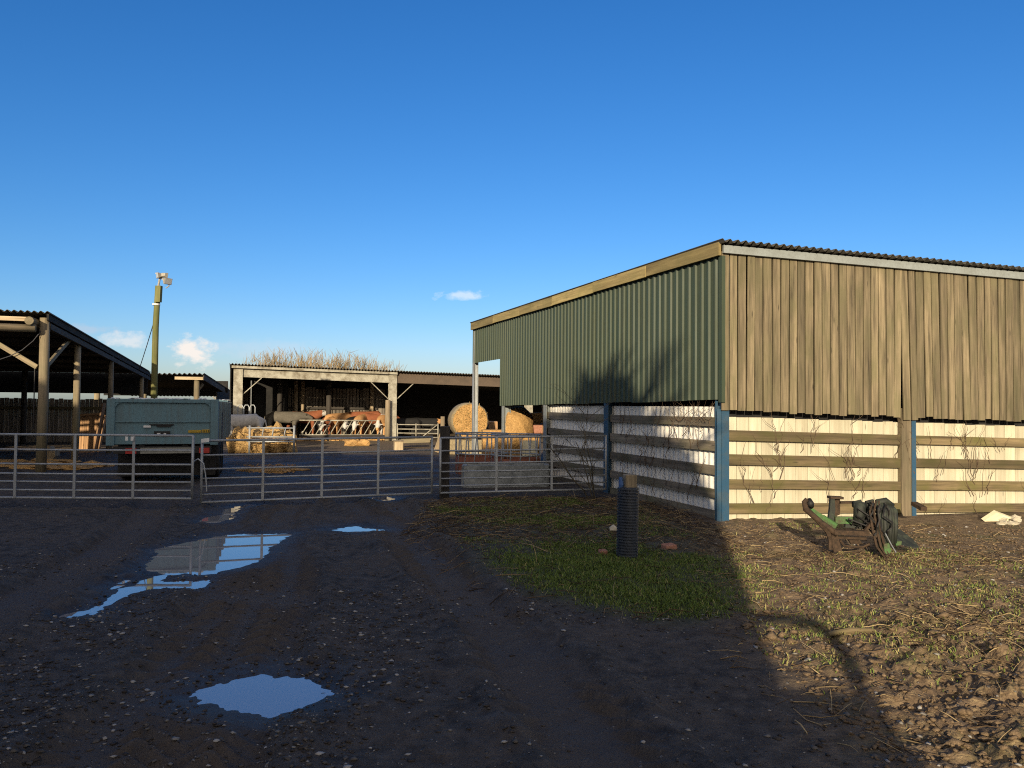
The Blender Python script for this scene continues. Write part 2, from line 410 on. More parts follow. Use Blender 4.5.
def Hf(x, y, wet=False):
    x = np.asarray(x, float); y = np.asarray(y, float)
    h = base_h(x, y); D = np.full(x.shape, 9.0)
    for pts, nz in PUD:
        px = [p[0] for p in pts]; py = [p[1] for p in pts]
        m_ = (x > min(px) - 1.5) & (x < max(px) + 1.5) & (y > min(py) - 1.5) & (y < max(py) + 1.5)
        if not m_.any(): continue
        xs, ys = x[m_], y[m_]
        d = poly_sd(pts, xs, ys) + nz * (fbm(xs * 3.1 + 1, ys * 1.6 + 4, 4) - .5) * 1.5 + 0.10 * (fbm(xs * 14, ys * 14, 3) - .5) + .12 * (fbm(xs * 5 + 7, ys * 5, 2) - .5)
        D[m_] = np.minimum(D[m_], d)
    k = sstep(0.55, 0.06, D)
    h = h * (1 - k) + (WZ + 0.13 * D) * k
    h = h + 0.010 * (fbm(x * 18 + 4, y * 18, 3) - .5) * (np.abs(D) < .5)
    h = np.where(D > 0.07, np.maximum(h, WZ + 0.005), np.where(D < -.10, np.minimum(h, WZ - 0.006), h))
    W = sstep(0.55, 0.0, D)
    return (h, W) if wet else h
def H1(x, y): return float(Hf(np.array([x]), np.array([y]))[0])

def grow(a, st, k, lim):
    o = [a]
    while abs(o[-1]) < lim: o.append(o[-1] + st); st *= k
    return o
xs = np.arange(-9, 9.5, 0.024)
xs = np.concatenate([np.array(grow(-9, -0.04, 1.06, 3500))[::-1][:-1], xs, np.array(grow(9.5, 0.04, 1.06, 3500))[1:]])
ys = [-40, -20, -8, -3, -1, 0, 0.8, 1.6]; yv = 2.2
while yv < 20: ys.append(yv); yv *= 1.0046
st = 0.14
while yv < 3600: ys.append(yv); yv += st; st *= 1.055
ys = np.array(ys)
XX, YY = np.meshgrid(xs, ys)
hx, wx = Hf(XX.ravel(), YY.ravel(), True)
far = sstep(60, 200, np.hypot(XX.ravel(), YY.ravel())); hx = hx * (1 - far)
co = np.stack([XX.ravel(), YY.ravel(), hx], 1).astype(np.float32)
nx_, ny_ = len(xs), len(ys)
ii = (np.arange(ny_ - 1)[:, None] * nx_ + np.arange(nx_ - 1)[None]).ravel()
quads = np.stack([ii, ii + 1, ii + nx_ + 1, ii + nx_], 1)
me = bpy.data.meshes.new('ground')
me.vertices.add(len(co)); me.vertices.foreach_set('co', co.ravel())
me.loops.add(quads.size); me.loops.foreach_set('vertex_index', quads.ravel().astype(np.int32))
me.polygons.add(len(quads)); me.polygons.foreach_set('loop_start', (np.arange(len(quads)) * 4).astype(np.int32))
me.polygons.foreach_set('loop_total', np.full(len(quads), 4, np.int32)) if False else None
me.update(calc_edges=True)
me.polygons.foreach_set('use_smooth', [True] * len(quads))
zg = sstep(0.35, -0.45, poly_sd(GRASS, co[:, 0], co[:, 1]) + 0.5 * (fbm(co[:, 0] * 1.5, co[:, 1] * 1.5) - .5))
zr = sstep(0.7, -0.5, poly_sd(RIGHT, co[:, 0], co[:, 1]) + 0.5 * (fbm(co[:, 0] * 1.2 + 8, co[:, 1] * 1.2) - .5))
zf = sstep(70, 120, co[:, 1])
zg = zg * (1 - .7 * sstep(9.0, 10.0, co[:, 1]))
yard = sstep(15, 19, co[:, 1]) * sstep(3, 1, co[:, 0]) * sstep(31, 28, co[:, 1])
zr = np.maximum(zr, .75 * sstep(27.5, 31, co[:, 1]))  # lighter soil colour beyond the shadow's end, painting the sunlit strip of yard
a = me.attributes.new('zone', 'FLOAT_COLOR', 'POINT')
a.data.foreach_set('color', np.stack([zg, zr, wx, zf], 1).astype(np.float32).ravel())
a = me.attributes.new('track', 'FLOAT', 'POINT'); a.data.foreach_set('value', tracks(co[:, 0].astype(float), co[:, 1].astype(float))[0].astype(np.float32))
a = me.attributes.new('yard', 'FLOAT', 'POINT'); a.data.foreach_set('value', yard.astype(np.float32))

m, nt, b = mat('muddy_ground')
p = geopos(nt); z = attr(nt, 'zone', 'Color')
sep = nt.nodes.new('ShaderNodeSeparateColor'); lk(nt, z, sep.inputs[0])
n_f = noise(nt, p, 34, 6, 0.7); n_m = noise(nt, p, 7, 6, 0.68); n_l = noise(nt, p, 0.9, 4, 0.6)
mud = mix(nt, ramp(nt, n_m, (0.35, 0.0), (0.68, 1.0)), (0.021, 0.0178, 0.0155), (0.090, 0.077, 0.065))
mud = mix(nt, mth(nt, 'MULTIPLY', ramp(nt, n_l, (0.45, 0.0), (0.65, 1.0)), 0.5), mud, (0.098, 0.074, 0.053))
mud = mix(nt, mth(nt, 'MULTIPLY', attr(nt, 'track'), ramp(nt, n_m, (0.40, 0.75), (0.65, 0.25))), mud, (0.080, 0.064, 0.051))
soil = mix(nt, ramp(nt, n_m, (0.32, 0.0), (0.66, 1.0)), (0.058, 0.038, 0.023), (0.215, 0.148, 0.086))
straw = ramp(nt, noise(nt, mapping(nt, p, (10, 28, 10)), 1.0, 5, 0.7), (0.52, 0.0), (0.66, 1.0))
soil = mix(nt, mth(nt, 'MULTIPLY', straw, 0.6), soil, (0.42, 0.31, 0.16))
mossy = ramp(nt, noise(nt, p, 1.1, 5, 0.65), (0.52, 0.0), (0.66, 1.0))
soil = mix(nt, mth(nt, 'MULTIPLY', mossy, 0.55), soil, (0.075, 0.085, 0.02))
grs = mix(nt, n_f, (0.045, 0.052, 0.014), (0.10, 0.115, 0.030))
c = mix(nt, sep.outputs[1], mud, soil)
c = mix(nt, mth(nt, 'MULTIPLY', sep.outputs[0], 0.75), c, grs)
c = mix(nt, attr(nt, 'zone', 'Alpha'), c, (0.05, 0.07, 0.025))
vd = voro(nt, p, 26); vc = voro(nt, p, 26, 'Color')
sc_ = nt.nodes.new('ShaderNodeSeparateColor'); lk(nt, vc, sc_.inputs[0])
peb = mth(nt, 'MULTIPLY', ramp(nt, vd, (0.20, 1.0), (0.30, 0.0)), ramp(nt, sc_.outputs[0], (0.80, 0.0), (0.86, 1.0)))
c = mix(nt, mth(nt, 'MULTIPLY', peb, 0.7), c, mix(nt, sc_.outputs[1], (0.07, 0.065, 0.06), (0.20, 0.19, 0.18)))
wet = mth(nt, 'MAXIMUM', mth(nt, 'MAXIMUM', sep.outputs[2], mth(nt, 'MULTIPLY', attr(nt, 'track'), ramp(nt, noise(nt, p, 1.3, 5, .65), (.48, 0.0), (.64, .45)))), mth(nt, 'MULTIPLY', attr(nt, 'yard'), ramp(nt, noise(nt, mapping(nt, p, (0.8, 1.5, 1)), 1.0, 6, 0.65), (0.44, 0.0), (0.56, 1.0))))
c = mix(nt, mth(nt, 'MULTIPLY', wet, 0.5), c, (0.014, 0.013, 0.012))
lk(nt, c, b.inputs['Base Color'])
lk(nt, mix(nt, mth(nt, 'MULTIPLY', wet, 0.72), (0.92, 0.92, 0.92), (0.46, 0.46, 0.46)), b.inputs['Roughness'])
b.inputs['Specular IOR Level'].default_value = 0.35
hh = mth(nt, 'ADD', mth(nt, 'ADD', mth(nt, 'MULTIPLY', n_f, 0.35), n_m), mth(nt, 'MULTIPLY', peb, 0.35))
bp = nt.nodes.new('ShaderNodeBump'); bp.inputs['Distance'].default_value = 0.05
lk(nt, mth(nt, 'SUBTRACT', 0.85, mth(nt, 'MULTIPLY', wet, 0.6)), bp.inputs['Strength']); lk(nt, hh, bp.inputs['Height']); lk(nt, bp.outputs[0], b.inputs['Normal'])
me.materials.append(m)
ground = bpy.data.objects.new('ground', me); COL.objects.link(ground); ground['kind'] = 'structure'

boxes = []                              # standing water fills the hollows
for pts, nz in PUD:
    px = [q[0] for q in pts]; py = [q[1] for q in pts]; e = 0.25
    bx = [min(px) - e, max(px) + e, min(py) - e, max(py) + e]
    hit = True
    while hit:
        hit = False
        for o in boxes:
            if o[0] < bx[1] and o[1] > bx[0] and o[2] < bx[3] and o[3] > bx[2]:
                bx = [min(o[0], bx[0]), max(o[1], bx[1]), min(o[2], bx[2]), max(o[3], bx[3])]; boxes.remove(o); hit = True; break
    boxes.append(bx)
for x0, x1, y0, y1 in boxes:
    w = MB(); w.add([(x0, y0, WZ), (x1, y0, WZ), (x1, y1, WZ), (x0, y1, WZ)], [(0, 1, 2, 3)])
    w.build('puddle_water', MT['water'])['kind'] = 'structure'

# ------------------------------------------------------------------ world
w = bpy.data.worlds.new("World"); scene.world = w; w.use_nodes = True
nt = w.node_tree; nt.nodes.clear()
out = nt.nodes.new('ShaderNodeOutputWorld'); bg = nt.nodes.new('ShaderNodeBackground'); lk(nt, bg.outputs[0], out.inputs[0])
sky = nt.nodes.new('ShaderNodeTexSky'); sky.sky_type = 'NISHITA'; sky.sun_disc = False
sky.sun_elevation = SUN_EL; sky.sun_rotation = math.atan2(s_dir.x, s_dir.y)
sky.air_density = 1.0; sky.dust_density = 0.7; sky.ozone_density = 3.0; sky.altitude = 100
bg.inputs[1].default_value = 0.105
d = nt.nodes.new('ShaderNodeTexCoord').outputs['Generated']
sx = nt.nodes.new('ShaderNodeSeparateXYZ'); lk(nt, d, sx.inputs[0])
yc = mth(nt, 'MAXIMUM', sx.outputs[1], 0.02)
az = mth(nt, 'DIVIDE', sx.outputs[0], yc); el = mth(nt, 'DIVIDE', sx.outputs[2], yc)
cx = nt.nodes.new('ShaderNodeCombineXYZ'); lk(nt, az, cx.inputs[0]); lk(nt, mth(nt, 'MULTIPLY', el, 1.5), cx.inputs[1])
cn = noise(nt, cx.outputs[0], 42, 7, 0.62)
hs = nt.nodes.new('ShaderNodeHueSaturation'); hs.inputs['Saturation'].default_value = 1.16; lk(nt, sky.outputs[0], hs.inputs['Color'])
col = mix(nt, 1.0, hs.outputs[0], (1.06, 0.98, 1.16), 'MULTIPLY')
sp = nt.nodes.new('ShaderNodeSeparateColor'); lk(nt, col, sp.inputs[0]); cb = nt.nodes.new('ShaderNodeCombineColor')
for i_, (g_, k_) in enumerate(((1.356, .78), (1.083, .79), (1.0, .84))):     # the deep blue of a clear winter sky
    lk(nt, mth(nt, 'MULTIPLY', mth(nt, 'POWER', mth(nt, 'MULTIPLY', sp.outputs[i_], .1556), g_), k_ / .1556), cb.inputs[i_])
# pale glow added to the sky behind the camera to lift the shade
fill_glow = ramp(nt, mth(nt, 'ADD', mth(nt, 'MULTIPLY', sx.outputs[1], -.5), .5), (.48, 0.0), (.95, 1.0))
col = mix(nt, fill_glow, cb.outputs[0], (7.2, 6.3, 5.2))
def cloud(col, px, py, hw, hh, amt, tintc, hard=0.16):
    q = ray(px, py); a0, e0 = q.x / q.y, q.z / q.y
    dx = mth(nt, 'DIVIDE', mth(nt, 'SUBTRACT', az, a0), hw / FPX); dy = mth(nt, 'DIVIDE', mth(nt, 'SUBTRACT', el, e0), hh / FPX)
    g = mth(nt, 'SQRT', mth(nt, 'ADD', mth(nt, 'MULTIPLY', dx, dx), mth(nt, 'MULTIPLY', dy, dy)))
    f = mth(nt, 'ADD', mth(nt, 'SUBTRACT', 1.12, g), mth(nt, 'MULTIPLY', mth(nt, 'SUBTRACT', cn, 0.5), 2.4))
    f = mth(nt, 'MULTIPLY', ramp(nt, f, (0.20, 0.0), (0.20 + hard * 4, 1.0)), amt)
    return mix(nt, f, col, tintc)
col = cloud(col, 268, 350, 75, 14, 0.22, (4.4, 4.5, 5.1))
col = cloud(col, 85, 329, 38, 6, 0.45, (3.4, 3.8, 4.5))
col = cloud(col, 124, 340, 32, 10, 0.6, (5.6, 5.4, 5.3))
col = cloud(col, 192, 351, 25, 19, 0.95, (6.0, 5.5, 5.1))
col = cloud(col, 462, 295, 30, 6, 0.5, (6.0, 6.1, 6.5))
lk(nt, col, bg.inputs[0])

# ------------------------------------------------------------------ the big barn on the right
CX, CY = 3.455, 12.7
C = V((CX, CY, 0))
ds = V((-0.342, 0.94, 0)).normalized(); ns = V((-0.94, -0.342, 0)).normalized()
df = V((0.970, 0.242, 0)).normalized(); nf = V((0.242, -0.970, 0)).normalized()
UP = V((0, 0, 1))
def along(px, d_): 
    k = (px - 512) / FPX; return (CX - k * CY) / (k * d_.y - d_.x)
S = lambda t, o, z: C + ds * t + ns * o + UP * z
FR = lambda s, o, z: C + df * s + nf * o + UP * (z - 0.024 * s)
TE = along(473, ds); TN = along(500.5, ds); TP = [along(x, ds) for x in (606, 545, 503)]
FP = along(907, df); FE = 8.6
barn = thing('barn', C, 'tall green steel and weathered plank barn with white lower walls behind timber rails', 'barn')
# green box-profile cladding
def boxprof(u0, u1, pitch, dep):
    o = []; u = u0; n = int(round((u1 - u0) / pitch)); pitch = (u1 - u0) / n
    for i in range(n):
        a = u0 + i * pitch
        o += [(a, 0), (a + pitch * .52, 0), (a + pitch * .64, dep), (a + pitch * .88, dep)]
    o.append((u1, 0)); return o
b = MB()
rn = random.Random(12); e_ = np.arange(0, TN, 1.0).tolist()
if TN - e_[-1] < .4: e_.pop()
e_.append(TN)
for k_, (u0, u1) in enumerate(zip(e_[:-1], e_[1:])):
    b.sheet(boxprof(u0, u1, 0.2, 0.028), lambda u, d_, e: S(u, d_ + .004 + .004 * (k_ % 2), 4.42 if e else 1.98 - 0.012 * u - .008 * (k_ % 3)), ns * -0.003, tint=rn.random())
for u0, u1 in ((TN, (TN + TE) / 2), ((TN + TE) / 2, TE)):
    b.sheet(boxprof(u0, u1, 0.2, 0.028), lambda u, d_, e: S(u, d_ + .004, 4.42 if e else 3.25), ns * -0.003, tint=rn.random())
b.build('side_cladding', MT['green'], barn)
b = MB(); b.bar(S(-0.03, .012, 3.2), S(TE * .0 - .03, .012, 4.35), .07, .09, up=ds); b.bar(S(-.03, .012, 1.93), S(-.03, .012, 3.2), .07, .09, up=ds)
b.build('corner_flashing', MT['green'], barn)
b = MB()
n = 6
for i in range(n):
    t0, t1 = TE / n * i - (.06 if i == 0 else 0), TE / n * (i + 1) - .006
    b.bar(S(t0, .075 + .006 * (i % 2), 4.47 + .006 * (i % 3 - 1)), S(t1, .075 + .006 * (i % 2), 4.48 + .006 * ((i + 1) % 3 - 1)), .05, .22)
b.build('fascia', MT['fascia'], barn)
# plank cladding on the near wall
b = MB(); s_ = -0.03
rn = random.Random(3)
while s_ < FE:
    wdt = rn.uniform(.145, .172); lean = rn.gauss(0, .0035) if s_ < 3.3 else rn.gauss(0, .008); top = 4.44 - rn.uniform(0, .02); bot = 1.80 + rn.uniform(-.025, .02)
    if abs(s_ - 3.35) < .12: lean = .022; bot -= .03
    if abs(s_ - 3.55) < .1: lean = -.03; bot -= .05
    if 3.7 < s_ < 5: lean += -.02
    o = .03 + rn.uniform(0, .012); wdt2 = wdt - rn.uniform(.018, .027)
    p0 = FR(s_ + wdt / 2 - lean, o, bot); p1 = FR(s_ + wdt / 2 + lean, o + rn.uniform(-.008, .008), top)
    b.bar(p0, p1, .024, wdt2, up=df, tint=min(1, max(0, rn.gauss(.5, .26)))); s_ += wdt
b.build('plank_cladding', MT['plank'], barn)
b = MB(); b.bar(FR(-.02, .09, 4.455), FR(FE, .09, 4.455), .05, .13); b.build('eaves_strip', MT['greycol'], barn)
# corrugated roof
def wave(u0, u1, pitch, dep, seg=8):
    n = int((u1 - u0) / pitch * seg)
    return [(u0 + (u1 - u0) * i / n, dep * math.sin(2 * math.pi * (u0 + (u1 - u0) * i / n) / pitch)) for i in range(n + 1)]
b = MB(); b.sheet(wave(-.10, FE, .142, .028), lambda u, d_, e: C + df * u + (nf * .22 if e == 0 else ds * (TE + .1)) + UP * (4.575 - .024 * u + d_ + (.0 if e == 0 else .03)), UP * -.008)
b.build('roof', MT['roof'], barn)
b = MB()
for t in np.arange(1.2, TE, 2.2): b.bar(C + ds * t + UP * 4.48 + df * .05, C + ds * t + df * FE + UP * (4.48 - .024 * FE), .06, .12)
b.build('purlins', MT['darkwood'], barn)
# steel posts
def hpost(base, hgt, ax, ay, w, d_, m_, name='post', low=.4):
    q = MB(); c = V(base) + UP * (hgt / 2 - low / 2)
    q.obox(c + ay * (d_ / 2), ax * w, ay * .018, UP * (hgt + low)); q.obox(c - ay * (d_ / 2), ax * w, ay * .018, UP * (hgt + low)); q.obox(c, ax * .016, ay * (d_ - .02), UP * (hgt + low))
    return q.build(name, m_, barn)
hpost(S(.10, -.085, 0) , 4.4, ns, ds, .14, .18, MT['blue'])
q = MB(); q.obox(FR(.0, -.035, .72), df * .13, nf * .02, UP * 2.2); q.build('post', MT['blue'], barn)
hpost(S(TP[0], -.10, 0), 4.4, ds, ns, .20, .18, MT['blue'])
for t in TP[1:]: hpost(S(t, -.11, 0), 4.4, ds, ns, .20, .20, MT['greycol'])
hpost(S(TE - .06, -.06, 0), 4.4, ds, ns, .16, .14, MT['galv'])
b = MB(); b.bar(FR(FP, -.06, -.4), FR(FP, -.06, 1.95), .09, .20, up=df); b.build('post', MT['post'], barn)['label'] = 'golden brown timber post beside the blue steel one'
hpost(FR(FP + .145, -.10, 0), 1.84, df, nf, .085, .18, MT['blue'])
hpost(FR(FP * 2 + .1, -.10, 0), 4.1, df, nf, .085, .18, MT['blue'])
for s_ in (FE - .1,): hpost(FR(s_, -.1, 0), 4.1, df, nf, .15, .15, MT['blue'])
# rails
def rails(fn, segs, zs, hgt, off, m_='rail'):
    for z in zs:
        for (a, b2) in segs:
            q = MB(); jz = random.uniform(-.012, .012)
            q.bar(fn(a, off, z + jz), fn(b2, off, z + random.uniform(-.012, .012)), .045, hgt + random.uniform(-.012, .012)); q.build('rail', MT[m_], barn)
rails(S, [(.22, TP[0] - .11), (TP[0] + .11, TP[1] + .05)], (1.60, 1.20, .80, .41, .03), .16, -.075, 'greyrail')
rails(FR, [(.14, FP - .11), (FP + .20, FP * 2 + .02)], (1.40, .99, .59, .19), .163, -.055)
# white lower walls
b = MB(); b.sheet(wave(.2, TP[1] + .1, .16, .012, 6), lambda u, d_, e: S(u, d_ - .145, 1.86 if e else -.3), ns * -.004); b.build('white_wall_sheet', MT['whitesheet'], barn)
b = MB(); s_ = .12
while s_ < FE:
    wd = rn.uniform(.20, .24); bz = -.4
    b.bar(FR(s_ + wd / 2, -.135 + rn.uniform(-.004, .004), bz), FR(s_ + wd / 2, -.135, 1.70 + rn.uniform(-.01, .01)), .02, wd - rn.uniform(.004, .012), up=df); s_ += wd
b.build('white_wall_boards', MT['whiteboard'], barn)
b = MB()  # straps and added dark sheets standing in for the unlit inside of the barn
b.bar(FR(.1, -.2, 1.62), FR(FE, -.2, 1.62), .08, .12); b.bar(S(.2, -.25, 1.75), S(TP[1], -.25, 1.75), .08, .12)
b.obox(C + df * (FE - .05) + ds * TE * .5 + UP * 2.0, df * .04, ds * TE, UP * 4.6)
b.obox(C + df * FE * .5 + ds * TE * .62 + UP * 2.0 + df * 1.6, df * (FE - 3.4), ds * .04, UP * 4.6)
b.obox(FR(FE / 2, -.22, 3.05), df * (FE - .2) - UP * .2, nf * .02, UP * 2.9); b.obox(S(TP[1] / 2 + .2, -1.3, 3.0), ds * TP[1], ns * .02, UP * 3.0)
b.build('shade_lining', MT['darksheet'], barn)

# bare vine stems clinging to the lower walls
def stem(q, fn, s0, z0, hgt, wander, r, rr, off=-.02, n=7, branch=True, drop=0):
    pts = []; s1 = s0; a = rr.uniform(-wander, wander)
    for i in range(n + 1):
        pts.append(fn(s1, off + rr.uniform(-.012, .02), z0 + hgt * i / n)); s1 += a * hgt / n + rr.gauss(0, .035)
    q.tube(pts, [r * (1 - .75 * i / n) for i in range(n + 1)], 5)
    if branch:
        for _ in range(rr.randint(0, 2)):
            k = rr.randint(1, n - 2); p0 = pts[k]; d_ = (pts[k + 1] - pts[k]).normalized() + df * rr.uniform(-1.4, 1.4)
            q.tube([p0, p0 + d_ * .12, p0 + d_ * .2 + UP * rr.uniform(-.05, .12)], [r * .6, r * .4, r * .15], 4)
rr = random.Random(11)
q = MB()
for s0 in [rr.uniform(.3, 8) for _ in range(46)]:
    stem(q, FR, s0, rr.choice([.05, .3, .7, 1.1]) + rr.uniform(-.1, .2), rr.uniform(.25, .75), .5, rr.uniform(.004, .008), rr)
for c0 in (2.45, 5.0, 1.05):
    for _ in range(6): stem(q, FR, c0 + rr.uniform(-.1, .1), rr.uniform(.6, 1.2), rr.uniform(.4, .7), .6, .007, rr)
tag(q.build('dead_vine', MT['vine']), 'thin dry vine stems straggling over the sunlit cream boards', 'vine')
q = MB()
for t0 in [rr.uniform(.3, 3.6) for _ in range(60)]:
    stem(q, S, t0, rr.choice([.0, .3, .7, 1.1, 1.4]) + rr.uniform(-.1, .2), rr.uniform(.2, .7), .6, rr.uniform(.004, .008), rr, off=-.03)
for t0 in [rr.uniform(.3, 1.6) for _ in range(26)]:
    stem(q, S, t0, 1.6, rr.uniform(.2, .38), 1.5, .004, rr, off=-.0)
tag(q.build('dead_vine', MT['vine']), 'tangle of dry vine stems on the shaded white wall below green cladding', 'vine')

# bare shrub by the barn wall and the fixed gate
def bare_shrub(base, n, hgt, spread, r, seed, lean=(0, 0)):
    rs = random.Random(seed); q = MB()
    def go(p, d_, L, r_, dep):
        pts = [p]; k = 5
        for i in range(k):
            d_ = (d_ + V((rs.gauss(0, .16), rs.gauss(0, .16), rs.gauss(0, .10)))).normalized(); pts.append(pts[-1] + d_ * L / k)
        q.tube(pts, [r_ * (1 - .6 * i / k) for i in range(k + 1)], 5)
        if dep:
            for _ in range(rs.randint(2, 4)):
                i = rs.randint(1, k); go(pts[i], (d_ + V((rs.uniform(-1, 1), rs.uniform(-1, 1), rs.uniform(-.3, .7)))).normalized(), L * rs.uniform(.4, .65), r_ * .5, dep - 1)
    for _ in range(n):
        a = rs.uniform(0, 6.28)
        go(V(base) + V((math.cos(a) * .08, math.sin(a) * .08, 0)), V((math.cos(a) * spread + lean[0], math.sin(a) * spread + lean[1], 1)).normalized(), hgt * rs.uniform(.6, 1), r, 3)
    return q
gb = P(592, 490, 15.6)
tag(bare_shrub((gb.x - .05, 15.2, 0), 4, 1.75, .45, .015, 5, (-.35, 0)).build('bare_shrub', MT['shrub']), 'dark bare shrub with thin twigs in front of the green cladding by the fixed gate', 'shrub')

# ------------------------------------------------------------------ field gates
def gate(pl, pr, h, nup, label, group=None, extra=None):
    pl, pr = V(pl), V(pr); g = thing('field_gate', (pl + pr) / 2, label, 'gate', group)
    ux = (pr - pl).normalized(); fr = [0, .127, .26, .386, .54, .765, 1.0]
    f = MB(); r = .021
    for e in (pl, pr): f.tube([e - UP * .01, e + UP * (h + .01)], r * 1.1, 10)
    f.tube([pl + UP * h, pr + UP * h], r * 1.05, 10); f.tube([pl, pr], r * 1.05, 10)
    f.build('frame', MT['gate'], g, True)
    for k in fr[1:-1]:
        q = MB(); sag = -.008; q.tube([pl + UP * h * k, (pl + pr) / 2 + UP * (h * k + sag), pr + UP * h * k], r * .8, 8); q.build('rail', MT['gate'], g, True)
    for i in range(1, nup + 1):
        x = pl.lerp(pr, i / (nup + 1)); q = MB(); q.bar(x + V((0, -.022, 0)), x + UP * h + V((0, -.022, 0)), .045, .012, up=ux.cross(UP)); q.build('upright', MT['gate'], g)
    return g
p = P(192, 497, 13.55); p2 = P(-44, 495.5, 13.45)
g = gate((p2.x, 13.45, .17), (p.x, 13.55, .17), 1.10, 3, 'grey tubular steel field gate standing in front of the blue trailer', 'seven bar steel field gates')
for xx in (127.5, 133):
    a = P(xx, 438.5, 13.5); q = MB(); q.obox(a + V((0, -.03, 0)), V((.05, 0, 0)), V((0, .006, 0)), V((0, 0, .07))); q.build('sticker', MT['whiteplate'], g)
p = P(201, 502.5, 13.8); p2 = P(431.5, 493, 15.2)
MAIN_L = V((p.x, 13.8, p.z)); MAIN_R = V((p2.x, 15.2, p2.z))
g = gate(MAIN_L, MAIN_R, 1.10, 3, 'grey tubular steel field gate closing the muddy track in the middle', 'seven bar steel field gates')
a = MAIN_L + V((.03, 0, 1.13)); q = MB(); q.obox(a + V((.04, -.04, -.02)), V((.14, 0, .02)), V((0, .01, 0)), V((0, 0, .07))); q.build('white_tag', MT['whiteplate'], g)
a = MAIN_L
q = MB(); q.tube([a + V((-.16, 0, .72)), a + V((-.05, -.04, .78)), a + V((.05, -.04, .70)), a + V((.09, -.03, .45)), a + V((.11, -.03, .2))], .011, 6)
tag(q.build('chain', MT['galv']), 'loose steel chain hanging where the two gates meet', 'chain')
p = P(440, 493, 15.2); p2 = P(604.5, 488, 15.85)
gate((p.x, 15.2, p.z), (p2.x, 15.65, p2.z), 1.08, 2, 'grey tubular steel field gate fixed between dark timber post and barn', 'seven bar steel field gates')
a = P(444.5, 460, 15.35)
t = thing('gate_post', (a.x, 15.38, 0), 'dark stout timber post between the two middle gates', 'post')
q = MB(); q.obox((a.x, 15.40, .5), V((.185, 0, 0)), V((0, .185, 0)), V((.0, 0, 1.85))); q.build('post_body', MT['darkwood'], t, bevel=.015)
for z in (.25, .95):
    q = MB(); q.tube([(a.x - .25, 15.28, z), (a.x - .08, 15.29, z)], .016, 8); q.build('hinge_pin', MT['galv'], t)

# corrugated drain pipe round a timber post
a = G(627, 560); Y0 = a.y
t = thing('sleeved_post', (a.x, Y0, 0), 'short timber post sleeved in black ribbed drain pipe on the grass', 'post')
q = MB(); prof = []; n = 27; hp = .88
for i in range(n):
    z0 = -.05 + (hp + .05) * i / n; st = (hp + .05) / n
    prof += [(z0, .112), (z0 + st * .12, .131), (z0 + st * .62, .131), (z0 + st * .74, .112)]
prof.append((hp, .112)); tops = prof + [(hp, .10), (hp - .1, .10)]
q.tube([(a.x + .012 * z / hp, Y0, z) for z, r in tops], [r for z, r in tops], 28); q.build('ribbed_sleeve', MT['plastic'], t)
q = MB(); q.obox((a.x + .025, Y0, .52), V((.145, .02, 0)), V((-.02, .13, 0)), V((.01, 0, 1.02))); q.build('timber_post', MT['post'], t, bevel=.012)
q = MB(); q.tube([(a.x - .085, Y0 - .02, hp - .05), (a.x - .08, Y0 - .03, hp + .03), (a.x - .085, Y0 - .02, hp + .12)], [.022, .03, .02], 8); q.build('blue_rag', MT['bluetape'], t)

# ------------------------------------------------------------------ rusty implement
YI = G(870, 556).y
def I(zx, zy, dy=0.0):
    w_ = P(780 + zx * .15625, 480 + zy * .15625, YI); return w_ + V((0, dy, 0))
imp = thing('farm_implement', (I(480, 480).x, YI, 0), 'rusty green and black tractor implement dumped on bare soil before the barn', 'farm implement')
def part(name, m_, fn, **k):
    q = MB(); fn(q); return q.build(name, MT[m_], imp, **k)
part('curved_arm', 'rust', lambda q: (q.tube([I(172, 122), I(156, 140), I(165, 185), I(205, 222), I(265, 275), I(335, 325), I(365, 345)], [.028, .034, .04, .036, .036, .04, .042], 8)), smooth=True)
part('hook', 'black', lambda q: q.tube([I(192, 128, .03), I(190, 150, -.03), I(205, 172, .02)], [.03, .045, .03], 10), smooth=True)
part('inner_arm', 'oldgreen', lambda q: (q.bar(I(200, 190, .12), I(370, 300, .16), .05, .07), q.bar(I(300, 255, .16), I(372, 306, .05), .04, .09)))
part('skid', 'rust', lambda q: (q.tube([I(200, 215), I(262, 285), I(305, 330), I(322, 385), I(322, 445)], [.025, .03, .03, .028, .03], 6), q.poly([I(330, 345), I(368, 352), I(382, 400), I(398, 452), I(345, 462), I(335, 400)], (0, .03, 0))))
part('cross_beam', 'rust', lambda q: (q.bar(I(340, 332), I(560, 340), .09, .055), q.bar(I(372, 372, .05), I(560, 378, .05), .05, .03)))
part('green_beam', 'oldgreen', lambda q: (q.bar(I(395, 272, .22), I(548, 274, .22), .07, .085), q.bar(I(398, 252, .26), I(420, 300, .26), .04, .05)))
part('upright_bracket', 'blackgreen', lambda q: (q.poly([I(368, 118, .2), I(392, 122, .2), I(398, 200, .2), I(385, 292, .2), I(350, 290, .2), I(362, 200, .2)], (0, .05, 0)),))
part('upright_bracket', 'rust', lambda q: (q.poly([I(400, 122, .28), I(446, 126, .28), I(446, 240, .28), I(402, 262, .28)], (0, .06, 0)), q.bar(I(362, 124, .24), I(448, 128, .24), .12, .03)))
part('tie_bar', 'rust', lambda q: q.bar(I(440, 160, .25), I(530, 158, .25), .05, .03))
part('hydraulic_ram', 'blackgreen', lambda q: (q.tube([I(540, 152, .14), I(542, 225, .14), I(530, 300, .14)], [.07, .075, .06], 12), q.tube([I(505, 165, .16), I(575, 175, .16)], .045, 10)), smooth=True)
part('diagonal_strut', 'rust', lambda q: q.bar(I(528, 345), I(612, 238), .04, .03))
